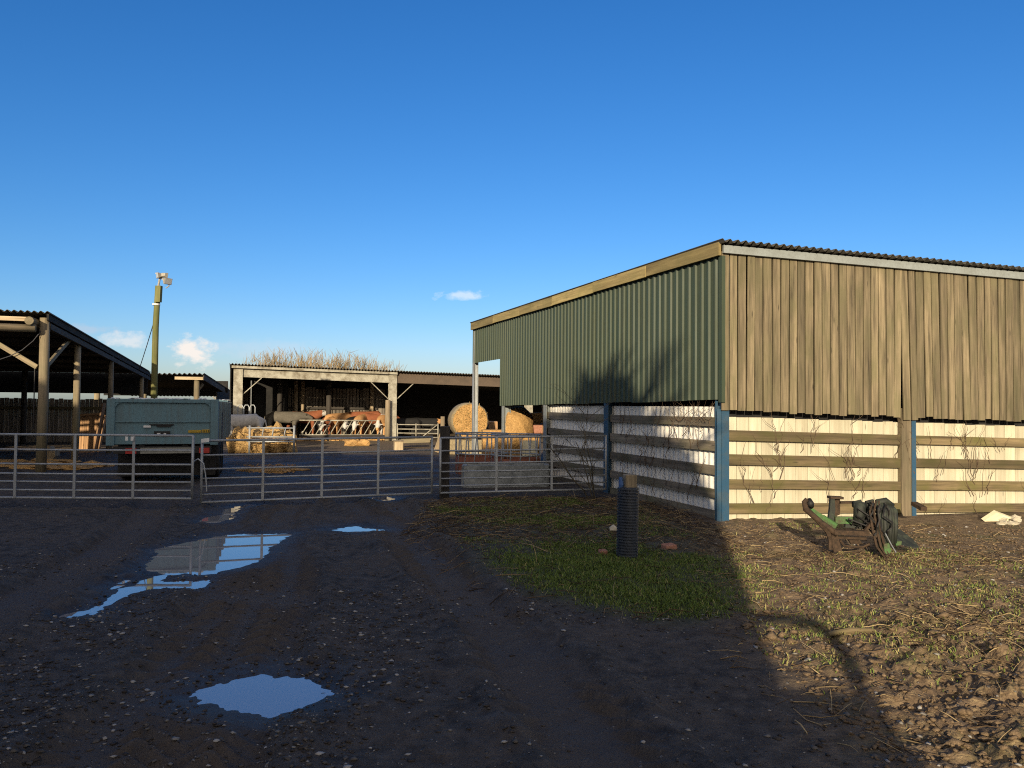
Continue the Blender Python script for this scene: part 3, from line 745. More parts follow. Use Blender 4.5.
part('lower_bar', 'rust', lambda q: q.tube([I(385, 385), I(408, 418), I(450, 428), I(530, 430), I(572, 410)], .016, 6))
part('sole_plate', 'rust', lambda q: q.poly([I(462, 392, .1), I(535, 394, .1), I(560, 420, .1), I(480, 420, .1)], (0, .04, .0)))
part('curved_blade', 'rust', lambda q: [q.tube([I(596 + o, 135, o * .001), I(575 + o, 200), I(582 + o, 320, -.05), I(600 + o, 420, -.08), I(650 + o * .6, 492, -.1)], [.010, .014, .016, .016, .012], 6) for o in (0, 26, 50)])
def drape(q):
    for i in range(7):
        x0 = 632 + i * 17; top = 132 + abs(i - 2.5) * 5; bot = 420 - abs(i - 3) * 6 + (55 if i < 3 else 0)
        q.tube([I(x0, top, .06 + .02 * i), I(x0 + 6, 200, .02 + .01 * (i % 2)), I(x0 + 2, 300, -.02 + .02 * (i % 2)), I(x0 - 6, bot, -.03)], [.022, .034, .03, .02], 7)
    q.tube([I(640, 150, .08), I(700, 140, .1), I(745, 175, .12)], .045, 8)
part('rubber_flap', 'blackgreen', drape, smooth=True)
part('green_lug', 'oldgreen', lambda q: q.poly([I(640, 400, -.1), I(672, 395, -.1), I(690, 440, -.1), I(668, 480, -.1), I(645, 450, -.1)], (0, .03, 0)))
part('green_lug', 'oldgreen', lambda q: q.poly([I(738, 395, 0), I(780, 392, 0), I(776, 416, 0), I(745, 420, 0)], (0, .04, 0)))
part('side_foot', 'blackgreen', lambda q: (q.poly([I(760, 330, .35), I(800, 318, .35), I(860, 350, .3), I(905, 400, .2), I(922, 440, .1), I(890, 446, .08), I(800, 424, .05), I(752, 398, .1)], (0.02, .06, .0))))
def hoses(q):
    rs_ = random.Random(31)
    for i in range(9):
        p_ = I(rs_.uniform(590, 700), rs_.uniform(140, 190), rs_.uniform(-.1, .12)); pts = [p_]
        for k in range(6): pts.append(pts[-1] + V((rs_.gauss(0, .035), rs_.gauss(0, .03), -rs_.uniform(.03, .09))))
        q.tube(pts, .011, 5)
    for i in range(5):
        a_ = I(rs_.uniform(470, 560), rs_.uniform(200, 330), .1); q.tube([a_, a_ + V((rs_.uniform(-.1, .1), -.05, .08)), a_ + V((rs_.uniform(.05, .25), -.08, -.05)), a_ + V((rs_.uniform(.1, .3), -.02, .08))], .012, 5)
part('hose_tangle', 'black', hoses)['kind'] = 'stuff'
part('rear_frame', 'blackgreen', lambda q: (q.bar(I(560, 150, .3), I(600, 300, .25), .07, .1), q.bar(I(470, 300, .25), I(600, 310, .2), .08, .08), q.poly([I(600, 150, .2), I(650, 138, .2), I(660, 250, .2), I(610, 320, .2)], (0, .05, 0))))
part('wire_strand', 'galv', lambda q: q.tube([I(640, 330, -.14), I(675, 400, -.15), I(705, 450, -.15)], .006, 4))

# ------------------------------------------------------------------ trailer
TB = V((P(218, 440, 17.8).x, 17.8, 0))
tx = V((.945, .327, 0)).normalized(); ty = V((-.30, .954, 0)).normalized()
TW, TL, TZ0, TZ1 = 2.32, 5.4, .98, 1.93
tr = thing('farm_trailer', TB - tx * TW / 2, 'large dull blue farm trailer parked behind the left gate', 'trailer')
TRP = lambda u, v_, z: TB - tx * u + ty * v_ + UP * z     # u from right edge leftwards
def tbox(q, u0, u1, v0, v1, z0, z1, mi=0): q.obox(TRP((u0 + u1) / 2, (v0 + v1) / 2, (z0 + z1) / 2), tx * (u1 - u0), ty * (v1 - v0), UP * (z1 - z0), None, mi)
q = MB(); tbox(q, .1, TW - .1, .05, .09, TZ0 - .07, TZ1 - .04); tbox(q, .12, TW - .12, .018, .05, 1.40, 1.43); q.build('tailgate', MT['trailer'], tr)
q = MB(); tbox(q, 0, .17, 0, .1, TZ0 - .1, TZ1); tbox(q, TW - .17, TW, 0, .1, TZ0 - .1, TZ1); tbox(q, .17, TW - .17, .002, .1, TZ1 - .09, TZ1 - .003)
for u0, sg in ((.17, 1), (TW - .17, -1)):
    q.poly([TRP(u0, .004, TZ1 - .09), TRP(u0 + sg * .13, .004, TZ1 - .09), TRP(u0 + sg * .05, .004, TZ1 - .13), TRP(u0, .004, TZ1 - .22)], ty * .05)
q.build('rear_frame', MT['trailer'], tr, bevel=.012)
q = MB(); tbox(q, 0.01, .06, .1, TL, TZ0 - .05, TZ1 - .04)
for v_ in np.linspace(.5, TL - .3, 6): tbox(q, -.04, .012, v_, v_ + .09, TZ0 - .05, TZ1 - .05)
q.build('side_panel', MT['trailerin'], tr)
q = MB(); tbox(q, TW - .06, TW - .01, .1, TL, TZ0 - .05, TZ1 - .04)
for v_ in np.linspace(.5, TL - .3, 6): tbox(q, TW - .012, TW + .04, v_, v_ + .09, TZ0 - .05, TZ1 - .05)
q.build('side_panel', MT['trailerin'], tr)
q = MB(); tbox(q, .06, TW - .06, TL - .06, TL, TZ0, TZ1); q.build('headboard', MT['trailer'], tr)
q = MB(); tbox(q, .05, TW - .05, .1, TL, TZ0 - .09, TZ0 - .03); tbox(q, .65, .77, .1, TL + .8, TZ0 - .3, TZ0 - .09); tbox(q, TW - .77, TW - .65, .1, TL + .8, TZ0 - .3, TZ0 - .09)
tbox(q, .9, TW - .9, TL, TL + 1.7, TZ0 - .45, TZ0 - .32); q.build('chassis', MT['black'], tr)
q = MB(); tbox(q, .15, TW - .15, .02, .1, .70, .86); q.build('light_bar', MT['black'], tr)
q = MB(); tbox(q, .56, TW - .72 + .02, -.004, .02, .70, .83); q.build('rear_board', MT['greyplate'], tr)
for u0 in (.18, TW - .62):
    q = MB(); tbox(q, u0, u0 + .22, -.02, .02, .70, .82); q.build('tail_light', MT['red'], tr)
q = MB(); tbox(q, 1.02, 1.35, .012, .05, 1.10, 1.2); q.build('latch_box', MT['black'], tr)
for u0, u1, z0, z1 in ((1.10, 1.15, 1.13, 1.155), (1.22, 1.29, 1.13, 1.16), (1.42, 1.57, 1.285, 1.33)):
    q = MB(); tbox(q, u0, u1, .0, .012, z0, z1); q.build('label_plate', MT['whiteplate'], tr)
q = MB(); tbox(q, .95, 1.45, .02, .05, 1.335, 1.36); tbox(q, 1.0, 1.3, .01, .05, 1.30, 1.33); q.build('hinge_gear', MT['black'], tr)
for u0, u1, z0, z1 in ((.36, .64, 1.17, 1.195), (.36, .64, 1.21, 1.222)):
    q = MB(); tbox(q, u0, u1, .012, .05, z0, z1); q.build('yellow_stripe', MT['amber'], tr)
q = MB(); tbox(q, .19, .34, .012, .05, 1.17, 1.235); o = q.build('warning_plate', MT['amber'], tr)
q = MB()
for k in range(3): tbox(q, .205 + k * .045, .225 + k * .045, .006, .012, 1.18, 1.225)
q.build('plate_mark', MT['black'], o)
q = MB()
rs = random.Random(2)
for i in range(26):       # pale lumps along the top edge, painting the daylight gap behind
    v_ = rs.choice([0, 0, 1]); u0 = rs.uniform(.1, TW - .1) if not v_ else .03; vv = .05 if not v_ else rs.uniform(.2, TL)
    q.lump(TRP(u0, vv, TZ1 + .004), rs.uniform(.03, .12), rs.uniform(.03, .05), rs.uniform(.01, .025), .3, i, 1)
q.build('daylight_bits', MT['whiteplate'], tr)['kind'] = 'stuff'
def wheel(c, ax, r, w_, parent, m_='tyre'):
    t_ = MB(); n = 26; pr = [(-.5, .62), (-.5, .9), (-.36, 1), (.36, 1), (.5, .9), (.5, .62)]
    ax = V(ax).normalized(); e1 = ax.cross(UP).normalized(); vs = []; fs = []
    for i in range(n):
        a_ = 2 * math.pi * i / n; dr = e1 * math.cos(a_) + UP * math.sin(a_)
        for (o_, k) in pr: vs.append(V(c) + ax * o_ * w_ + dr * r * k)
    m_n = len(pr)
    for i in range(n):
        for k in range(m_n - 1): fs.append((i * m_n + k, i * m_n + k + 1, ((i + 1) % n) * m_n + k + 1, ((i + 1) % n) * m_n + k))
    t_.add(vs, fs); wh = t_.build('wheel', MT[m_], parent, True)
    h_ = MB(); h_.tube([V(c) - ax * w_ * .3, V(c) + ax * w_ * .3], r * .63, 20); h_.build('rim', MT['rustred'], wh)
q = MB(); tbox(q, .1, TW - .1, .9, .93, .12, .9); q.build('tail_shade_panel', MT['black'], tr)  # black panel added for the dark under the tail, hiding the wheels
for v_ in (1.7, 2.8):
    for u0 in (.22, TW - .22): wheel(TRP(u0, v_, .5), tx, .5, .36, tr)
q = MB(); q.poly([TRP(-.02, .55, 1.0), TRP(-.02, .9, 1.0), TRP(-.02, .95, 1.5), TRP(-.02, .8, 1.62), TRP(-.02, .6, 1.4)], tx * .03); q.build('side_flap', MT['black'], tr)

# ------------------------------------------------------------------ left pole barn
lb = thing('pole_barn', P(41, 470, 20), 'open fronted timber pole barn with corrugated roof at the left edge', 'barn')
LY = [20, 23.5, 28, 34.7]; LX = [P(x, 440, y).x for x, y in zip((41.5, 75, 109, 140), LY)]
rz = [4.02, 3.84, 3.62, 3.30]          # top of each post
ld = V((-.31, 1, 0)).normalized(); lf = V((-.95, -.30, 0)).normalized()
def rtop(y): return 4.14 - (y - 20) * .052
lrad = [.125, .10, .095, .10]
for i in range(4):
    q = MB(); q.tube([(LX[i], LY[i], -.3), (LX[i] + .02, LY[i], 2), (LX[i] + .01, LY[i], rz[i])], [lrad[i], lrad[i] * .97, lrad[i] * .92], 12); q.build('post', MT['post'], lb, True)
p0 = V((LX[0], LY[0], 0)); pE = V((LX[3], LY[3], 0)) + ld * 1.6; LW = 12.0
for i in range(4):
    for k in (1, 2):
        c = V((LX[i], LY[i], 0)) + lf * 4.6 * k; q = MB(); q.tube([c - UP * .3, c + UP * (rz[i] - .1)], .11, 10); q.build('post', MT['post'] if i == 0 else MT['darkwood'], lb, True)
q = MB(); q.sheet(wave(-.18, LW, .15, .03), lambda u, d_, e: (p0 - ld * .22 if e == 0 else pE) + lf * u + UP * (rtop(20 - .33 if e == 0 else pE.y) + d_), UP * -.012); q.build('roof', MT['roof'], lb)
q = MB(); q.bar(p0 - ld * .2 + lf * -.12 + UP * (rtop(19.8) - .12), pE + lf * -.12 + UP * (rtop(pE.y) - .12), .05, .17); q.build('verge_board', MT['darksheet'], lb)
q = MB(); q.bar(p0 + UP * (rtop(20) - .33) + lf * -.10, pE + UP * (rtop(pE.y) - .33) + lf * -.10, .09, .15); q.build('side_plate', MT['darkwood'], lb)
q = MB(); q.bar(p0 - ld * .16 + UP * 3.96 + lf * .25, p0 - ld * .16 + UP * 3.99 + lf * LW, .06, .11); q.build('front_fascia', MT['palewood'], lb)
a = P(29, 320.5, 19.45); q = MB(); q.tube([a, a + ld * 7], .105, 14); q.build('purlin', MT['post'], lb)['label'] = 'round purlin log showing its sawn end'
a = P(41, 328.5, 19.7); q = MB(); q.tube([a + lf * .12, a + lf * LW], .10, 12); q.build('front_beam', MT['post'], lb, True)
a, c = P(-60, 309, 19.6), P(37, 367, 19.9); q = MB(); q.bar(a, c, .06, .12); q.build('brace', MT['post'], lb)
a, c = P(44, 369, 20.05), P(70, 339, 22.6); q = MB(); q.bar(a, c, .06, .12); q.build('brace', MT['post'], lb)
q = MB(); q.obox(P(36, 397, 19.9) + V((-.05, 0, 0)), V((.02, 0, 0)), V((0, .02, 0)), V((0, 0, 1.6))); q.build('downpipe', MT['black'], lb)
q = MB(); pts = [P(41, 331, 19.82), P(33, 341, 19.75), P(22, 350, 19.72), P(10, 356, 19.7), P(-8, 362, 19.7)]; q.tube(pts, .012, 5); q.build('cable', MT['wire'], lb)
# back and side walls: low boarding with a strip of daylight above, then dark gable sheets
bk = pE + ld * .2
q = MB()
u = 0
while u < LW + 1: q.bar(bk + lf * u + UP * -.2, bk + lf * u + UP * (1.98 + random.uniform(-.03, .03)), .03, .17, up=lf); u += .18
q.build('back_boarding', MT['backboard'], lb)
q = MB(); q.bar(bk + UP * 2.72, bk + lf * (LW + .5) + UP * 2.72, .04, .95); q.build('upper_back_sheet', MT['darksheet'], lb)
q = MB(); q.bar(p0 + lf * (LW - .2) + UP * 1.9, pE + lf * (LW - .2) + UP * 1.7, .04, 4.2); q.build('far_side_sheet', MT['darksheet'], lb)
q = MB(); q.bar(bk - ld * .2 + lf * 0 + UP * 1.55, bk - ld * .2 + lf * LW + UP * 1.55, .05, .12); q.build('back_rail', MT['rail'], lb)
for k in np.arange(1.5, 15, 2.6):
    q = MB(); c = p0 + ld * k; q.tube([c + UP * (rtop(20 + k) - .2), c + lf * LW + UP * (rtop(20 + k) - .2)], .08, 8); q.build('rafter', MT['darkwood'], lb)
# contents
q = MB()
c = P(89, 440, 29.5)
for i in range(9): q.bar(c + V((-.36 + i * .09, 0, -1.35)), c + V((-.36 + i * .09 + .01, .1, 1.0)), .03, .082, up=(1, 0, 0))
q.bar(c + V((-.4, -.03, .95)), c + V((.4, -.03, 1.0)), .04, .07); tag(q.build('plank_panel', MT['orangewood']), 'sunlit orange brown plank panel standing inside the left pole barn', 'panel')
q = MB(); q.bar(P(92, 467, 28.6), P(104, 403, 28.8), .05, .22); q.bar(P(96, 466, 28.7), P(105.5, 415, 28.9), .05, .12); tag(q.build('leaning_plank', MT['orangewood']), 'long plank leaning upright beside the orange panel in the pole barn', 'plank')
q = MB(); c = P(52, 462, 24); q.poly([P(46, 463, 24), P(46, 448, 24), P(49, 446, 24), P(52, 452, 24), P(55, 449, 24), P(55, 456, 24), P(50, 463, 24)], (0, .25, 0)); tag(q.build('pallet_scrap', MT['palewood']), 'broken pale pallet scrap on the floor beside the nearest left barn post', 'scrap')
q = MB(); a, c = P(-10, 477.5, 21.5), P(37, 473.5, 22); q.tube([a, c], .07, 10); tag(q.build('yellow_pole', MT['yellowpaint']), 'yellow green pole lying on the ground at the far left', 'pole')
q = MB()
for i in range(14):
    c = G(random.uniform(0, 95), random.uniform(461, 469)); q.lump((c.x, c.y, .02), random.uniform(.3, .7), .3, random.uniform(.04, .12), .3, i, 2)
tag(q.build('straw_litter', MT['straw']), 'loose straw strewn over the floor of the left pole barn', 'straw', kind='stuff')

# second barn behind the trailer
sb = thing('open_shed', P(203, 440, 42), 'low dark open shed with corrugated roof behind the trailer', 'shed')
a = P(203, 374, 42); LFT = P(60, 368, 43.5)
r1 = P(236, 396, 58)
sd = V((-.35, .94, 0)).normalized(); sz = a.z
wv = (a - LFT); wv.z = 0; wl = wv.length; wv.normalize(); sbk = (r1 - a); sbk.z = 0
q = MB(); q.sheet(wave(-.2, wl, .3, .05), lambda u, d_, e: V((a.x, a.y, sz)) - wv * u + (V((0, -.3, 0)) if e == 0 else sbk + UP * (r1.z - sz)) + UP * d_, UP * -.02); q.build('roof', MT['roof'], sb)
q = MB(); q.bar(V((a.x, a.y - .2, sz - .2)) + wv * .12, V((r1.x, r1.y, r1.z - .2)) + wv * .12, .06, .28); q.build('verge_board', MT['darkwood'], sb)
q = MB(); q.bar(P(175, 378, 41.9), P(204, 378.5, 41.9), .08, .16); q.build('front_beam', MT['palewood'], sb)
for px in (195, 142, 95):
    c = P(px, 440, 42); q = MB(); q.tube([(c.x, 42.1, -.2), (c.x, 42.1, sz - .2)], .15, 10); q.build('post', MT['post'], sb, True)
q = MB(); q.bar(P(196, 393, 42.1), P(203, 384, 42.6), .08, .14); q.build('brace', MT['post'], sb)
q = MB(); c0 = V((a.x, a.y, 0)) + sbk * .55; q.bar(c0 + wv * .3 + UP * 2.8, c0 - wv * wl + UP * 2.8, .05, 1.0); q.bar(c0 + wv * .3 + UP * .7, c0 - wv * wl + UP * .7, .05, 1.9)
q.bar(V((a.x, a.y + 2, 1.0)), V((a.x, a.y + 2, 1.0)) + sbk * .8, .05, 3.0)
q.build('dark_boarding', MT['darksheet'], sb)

# ------------------------------------------------------------------ floodlight pole
a = P(154.5, 440, 26)
fl = thing('floodlight_pole', (a.x, 26, 0), 'tall greenish timber pole carrying floodlights above the trailer', 'lamp post')
tz = P(158, 287, 26)
q = MB(); q.tube([(a.x - .05, 26, -.3), (tz.x - .05, 26, 4.4), (tz.x + .0, 26, tz.z)], [.115, .10, .09], 14); q.build('pole', MT['pole'], fl, True)
q = MB(); c = P(158.5, 294, 25.9); q.obox(c, V((.18, 0, 0)), V((0, .16, 0)), V((.02, 0, .55))); q.build('timber_splint', MT['pole'], fl)
q = MB(); c = P(156.3, 304.5, 26); q.tube([c - UP * .03, c + UP * .03], .125, 14); q.build('white_band', MT['whiteplate'], fl)
def lamp(px, py, d_, sz_):
    c = P(px, py, 25.95); d_ = V(d_).normalized(); s1 = d_.cross(UP).normalized(); u1 = s1.cross(d_)
    h = MB(); k = sz_
    fr_ = [c + s1 * x * k + u1 * y * k * .75 + d_ * k * .45 for x, y in ((-1, -1), (1, -1), (1, 1), (-1, 1))]; bk_ = [c + s1 * x * k * .6 + u1 * y * k * .45 - d_ * k * .5 for x, y in ((-1, -1), (1, -1), (1, 1), (-1, 1))]
    h.add(fr_ + bk_, [(0, 1, 2, 3), (7, 6, 5, 4), (0, 4, 5, 1), (1, 5, 6, 2), (2, 6, 7, 3), (3, 7, 4, 0)]); o = h.build('floodlight', MT['lampgrey'], fl, bevel=.01)
    g_ = MB(); g_.obox(c + d_ * k * .47, s1 * k * 1.7, u1 * k * 1.2, d_ * .015); g_.build('lens', MT['glass'], o)
lamp(167, 281, (.9, -.55, -.3), .15); lamp(159, 275.5, (-.8, -.6, -.1), .13); lamp(164, 275, (.2, .9, -.2), .12)
q = MB(); q.bar(P(156, 273, 26), P(168, 284, 26), .05, .05); q.tube([P(158, 288, 26), P(160, 277, 26)], .035, 8); q.tube([P(166, 288, 26), P(169, 286, 26), P(168, 279, 26)], .02, 6); q.build('bracket', MT['lampgrey'], fl)
q = MB(); q.tube([P(153, 325, 26), P(147, 345, 26.8), P(139, 370, 28)], .014, 5); q.build('stay_wire', MT['wire'], fl)

# ------------------------------------------------------------------ cattle shed across the yard
cs = thing('cattle_shed', P(313, 440, 38), 'long open fronted cattle shed with white front beam across the yard', 'shed')
cl = P(237, 440, 37.1); cr = P(391.5, 440, 39.6); cl = V((cl.x, 37.1, 0)); cr = V((cr.x, 39.6, 0))
cd = (cr - cl).normalized(); cn_ = V((-cd.y, cd.x, 0)); BW = (cr - cl).length
ztop = lambda s: 3.66 - .02 * s
CS = lambda s, o, z: cl + cd * s + cn_ * o + UP * z
q = MB(); q.sheet(wave(-.4, 20, .15, .03), lambda u, d_, e: CS(u, -.5 if e == 0 else 9, ztop(u) + .06 + d_ - (0 if e == 0 else .55)), UP * -.02); q.build('roof', MT['roof'], cs)
q = MB(); q.bar(CS(-.3, -.35, ztop(0) - .07), CS(BW + .2, -.35, ztop(BW) - .07), .03, .12); q.build('eaves_strip', MT['whitesteel'], cs)
q = MB(); q.bar(CS(.2, -.1, ztop(0) - .34), CS(BW - .2, -.1, ztop(BW) - .34), .12, .42); q.bar(CS(.2, -.17, ztop(0) - .155), CS(BW - .2, -.17, ztop(BW) - .155), .06, .05); q.build('front_beam', MT['whitesteel'], cs)
q = MB(); q.bar(CS(BW + .2, -.1, ztop(BW) - .3), CS(20, -.1, ztop(20) - .3), .12, .5); q.build('front_beam', MT['rustbeam'], cs)['label'] = 'brown rusty front beam over the right bay'
for s_, w_ in ((0, .42), (BW, .40), (BW * 2, .4)):
    q = MB(); c = CS(s_, -.1, 0); q.obox(c + cn_ * -.12 + UP * (ztop(s_) / 2 - .1), cd * w_, cn_ * .025, UP * (ztop(s_) + .2)); q.obox(c + cn_ * .12 + UP * (ztop(s_) / 2 - .1), cd * w_, cn_ * .025, UP * (ztop(s_) + .2)); q.obox(c + UP * (ztop(s_) / 2 - .1), cd * .025, cn_ * .22, UP * (ztop(s_) + .2)); q.build('column', MT['whitesteel'], cs)
for s_, sg in ((.2, 1), (BW - .2, -1), (BW + .2, 1)):
    q = MB(); q.bar(CS(s_, -.1, ztop(s_) - 1.4), CS(s_ + sg * .95, -.1, ztop(s_) - .5), .035, .04); q.build('brace', MT['whitesteel'], cs)
q = MB(); u = -.3
while u < BW + .5:
    q.bar(CS(u, 4.6, -.2), CS(u, 4.6, 2.75 + random.uniform(-.1, .05)), .03, .15, up=cd); u += random.uniform(.17, .2)
q.build('back_boarding', MT['backboard'], cs)
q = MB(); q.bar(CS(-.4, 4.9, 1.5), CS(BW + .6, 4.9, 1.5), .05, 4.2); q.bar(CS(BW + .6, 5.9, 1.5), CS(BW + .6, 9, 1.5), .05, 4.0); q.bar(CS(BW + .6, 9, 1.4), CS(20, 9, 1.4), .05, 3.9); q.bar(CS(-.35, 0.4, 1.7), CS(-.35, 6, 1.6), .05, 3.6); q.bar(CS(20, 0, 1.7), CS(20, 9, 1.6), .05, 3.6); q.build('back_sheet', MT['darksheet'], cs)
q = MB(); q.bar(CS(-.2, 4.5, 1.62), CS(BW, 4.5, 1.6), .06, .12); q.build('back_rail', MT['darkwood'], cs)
def csx(px, o):   # distance along the shed front for a picture column at offset o behind it
    k = (px - 512) / FPX; b_ = cl + cn_ * o; return (b_.x - k * b_.y) / (k * cd.y - cd.x)
for px in (296, 302.5, 372):
    q = MB(); s_ = csx(px, 4.35); q.tube([CS(s_, 4.35, -.1), CS(s_, 4.35, 3.1)], .12, 8); q.build('inner_post', MT['palewood'], cs, True)
for px in (329, 280):
    q = MB(); s_ = csx(px, 2.5); q.tube([CS(s_, 2.5, -.1), CS(s_, 2.5, 3.3)], .14, 8); q.build('inner_post', MT['darkwood'], cs, True)
q = MB(); s_ = csx(253, 3); q.obox(CS(s_ + .9, 3.2, 1.6), cd * 1.7, cn_ * .04, UP * 3.6); q.build('partition', MT['darksheet'], cs)
q = MB(); s_ = csx(251, 2); q.tube([CS(s_, 2, -.1), CS(s_, 2, 3.0)], .05, 8); q.build('pipe_post', MT['galv'], cs, True)
# feed barrier with slanting bars
s0, s1 = csx(300, .6), csx(386, .6)
fb = thing('feed_barrier', CS((s0 + s1) / 2, .6, 0), 'tubular feed barrier with slanting bars in front of the cattle', 'barrier')
q = MB(); q.tube([CS(s0, .6, 1.02), CS(s1, .6, 1.0)], .035, 8); q.tube([CS(s0, .6, .28), CS(s1, .6, .26)], .035, 8); q.build('rail', MT['whitesteel'], fb, True)
nb = 12
for i in range(nb):
    s_ = s0 + .1 + (s1 - s0 - .5) * i / (nb - 1); q = MB(); q.tube([CS(s_, .6, .28), CS(s_ + .42, .6, 1.0)], .026, 6); q.build('slanting_bar', MT['whitesteel'], fb, True)
q = MB(); q.bar(CS(s0, .45, .05), CS(s1, .45, .05), .12, .44); q.build('manger_wall', MT['darkwood'], fb)
# timber post lashed to the middle column
a = P(387.7, 440, 39.2); q = MB(); q.tube([(a.x, 39.1, -.2), (a.x, 39.1, P(388, 400, 39.2).z)], [.15, .13], 8); tag(q.build('timber_post', MT['palewood'], None, True), 'rough pale timber post standing against the middle shed column', 'post')

# cattle
def cow(px, Y, z0, heading, sc, head, mats, label, patches=None):
    """heading: degrees, 0 = facing right along +X. head: 'up','level','down'"""
    hd = {'up': [(.92, 0, 1.36), (1.12, 0, 1.42), (1.40, 0, 1.25)], 'level': [(.95, 0, 1.22), (1.18, 0, 1.20), (1.46, 0, 1.02)], 'down': [(.95, 0, 1.05), (1.12, 0, .80), (1.25, 0, .52)]}[head]
    vs = [(-.72, 0, 1.17), (-.3, 0, 1.12), (.15, 0, 1.10), (.58, 0, 1.14)] + hd
    rad = [(.25, .27), (.29, .33), (.30, .35), (.22, .30), (.13, .20), (.115, .13), (.07, .075)]
    ed = [(i, i + 1) for i in range(6)]
    def chain(i0, pts, rs_):
        k = i0
        for p_, r_ in zip(pts, rs_): vs.append(p_); rad.append((r_, r_)); ed.append((k, len(vs) - 1)); k = len(vs) - 1
    for sy in (-1, 1):
        chain(0, [(-.68, .19 * sy, .82), (-.80, .19 * sy, .52), (-.74, .19 * sy, .10), (-.70, .19 * sy, .02)], [.15, .075, .05, .06])
        chain(3, [(.52, .17 * sy, .78), (.54, .17 * sy, .46), (.52, .17 * sy, .10), (.55, .17 * sy, .02)], [.12, .065, .05, .06])
        chain(5, [(hd[1][0] - .06, .17 * sy, hd[1][2] + .07), (hd[1][0] - .10, .26 * sy, hd[1][2] + .05)], [.035, .02])
    chain(0, [(-.95, 0, 1.15), (-1.02, 0, .8), (-1.0, 0, .45)], [.04, .022, .03])
    me_ = bpy.data.meshes.new('cow'); me_.from_pydata(vs, ed, [])
    o = bpy.data.objects.new('tmp', me_); COL.objects.link(o)
    sk = o.modifiers.new('skin', 'SKIN'); su = o.modifiers.new('sub', 'SUBSURF'); su.levels = 2; su.render_levels = 2
    for i, sv in enumerate(me_.skin_vertices[0].data): sv.radius = rad[i]; sv.use_root = (i == 1)
    dg = bpy.context.evaluated_depsgraph_get(); m2 = bpy.data.meshes.new_from_object(o.evaluated_get(dg)); bpy.data.objects.remove(o); m2.name = 'cow'
    m2.materials.clear()
    for k in mats: m2.materials.append(MT[k])
    if patches:
        m2.polygons.foreach_set('material_index', [1 if patches(p_.center) else 0 for p_ in m2.polygons])
    m2.polygons.foreach_set('use_smooth', [True] * len(m2.polygons))
    a_ = P(px, 430, Y); c_ = bpy.data.objects.new('cow', m2); COL.objects.link(c_)
    c_.location = (a_.x, Y, z0); c_.rotation_euler = (0, 0, R(heading)); c_.scale = (sc,) * 3
    return tag(c_, label, 'cow', 'cattle in and around the open shed')
wf = lambda p_: p_.x > 1.02 or p_.z < .25
cow(284, 40.2, .02, 12, 1.0, 'level', ['coatgrey'], 'dark grey brown cow standing side on behind the hay feeder')
cow(303, 41.0, .02, 10, .98, 'up', ['coatred', 'coatwhite'], 'red cow with a raised white face beside the grey one', wf)
cow(341, 40.9, .02, 245, .95, 'level', ['coattan'], 'tan cow facing out through the feed barrier')
cow(368, 41.4, .05, 175, 1.0, 'level', ['coatred', 'coatwhite'], 'red cow with pale head standing side on near the middle column', lambda p_: p_.x < -.75 or p_.z < .2)
cow(384, 40.6, 0, 262, .95, 'down', ['coattan', 'coatwhite'], 'tan and white cow feeding beside the timber post', lambda p_: math.sin(p_.x * 7) + math.sin(p_.z * 9) > .7)
cow(322, 41.8, 0, 80, .95, 'level', ['coatblack'], 'black cow standing behind the feed barrier left of the tan one')
cow(353, 40.3, 0, 255, .85, 'down', ['coatblack', 'coatwhite'], 'black and white cow with its head down at the barrier', lambda p_: math.sin(p_.x * 6 + 1) + math.sin(p_.z * 8 + p_.y * 5) > .5)
cow(331, 40.5, .0, 255, .9, 'down', ['coatred', 'coatwhite'], 'dark red cow with a white face feeding low through the barrier', wf)
cow(361, 40.6, .0, 262, .92, 'down', ['coattan', 'coatwhite'], 'pale tan cow with lowered head feeding at the middle of the barrier', lambda p_: p_.x > 1.0)
cow(376, 41.2, .0, 20, .95, 'level', ['coatred'], 'plain red cow standing behind the feeding tan and white one')
cow(312, 42.0, .0, 160, .95, 'level', ['coatblack', 'coatwhite'], 'dark cow with white legs standing deep in the shed', lambda p_: p_.z < .4)
cow(243, 33.0, .02, 200, .95, 'level', ['coatwhite'], 'white cow standing at the left end of the shed beside the trailer')

# hay in a hurdle pen in front of the shed
a = G(262, 453); HY = 29.0
q = MB(); rs = random.Random(4)
for i in range(9):
    x = P(238 + i * 5.6, 440, HY).x; q.lump((x, HY + rs.uniform(-.1, .4), .28 + rs.uniform(-.05, .1)), .42, .45, rs.uniform(.45, .62), .25, i, 3)
for i in range(700):
    x = P(rs.uniform(233, 290), 440, HY).x; y = HY + rs.uniform(-.75, .3); z = max(0.02, rs.gauss(.35, .25)); z = min(z, .85)
    d_ = V((rs.uniform(-1, 1), rs.uniform(-1, 1), rs.uniform(-.5, .5))).normalized() * rs.uniform(.06, .2); q.tube([V((x, y, z)), V((x, y, z)) + d_], .008, 3, 0)
tag(q.build('hay_heap', MT['hay']), 'golden heap of loose hay inside the hurdle pen beside the trailer', 'hay')
hp_ = thing('hurdle', (P(272, 440, 28.4).x, 28.4, 0), 'tubular steel hurdle standing in front of the hay heap', 'hurdle')
z1 = P(270, 428, 28.3).z
for px in (249.5, 294):
    c = P(px, 440, 28.3); q = MB(); q.tube([(c.x, 28.3, -.02), (c.x, 28.3, P(px, 425.5, 28.3).z)], .04, 8); q.build('upright', MT['gate'], hp_, True)
for z in (z1, .62, .45):
    a, c = P(247, 428, 28.3), P(295, 428, 28.3); q = MB(); q.tube([(a.x, 28.3, z), (c.x, 28.3, z)], .03, 8); q.build('rail', MT['gate'], hp_, True)
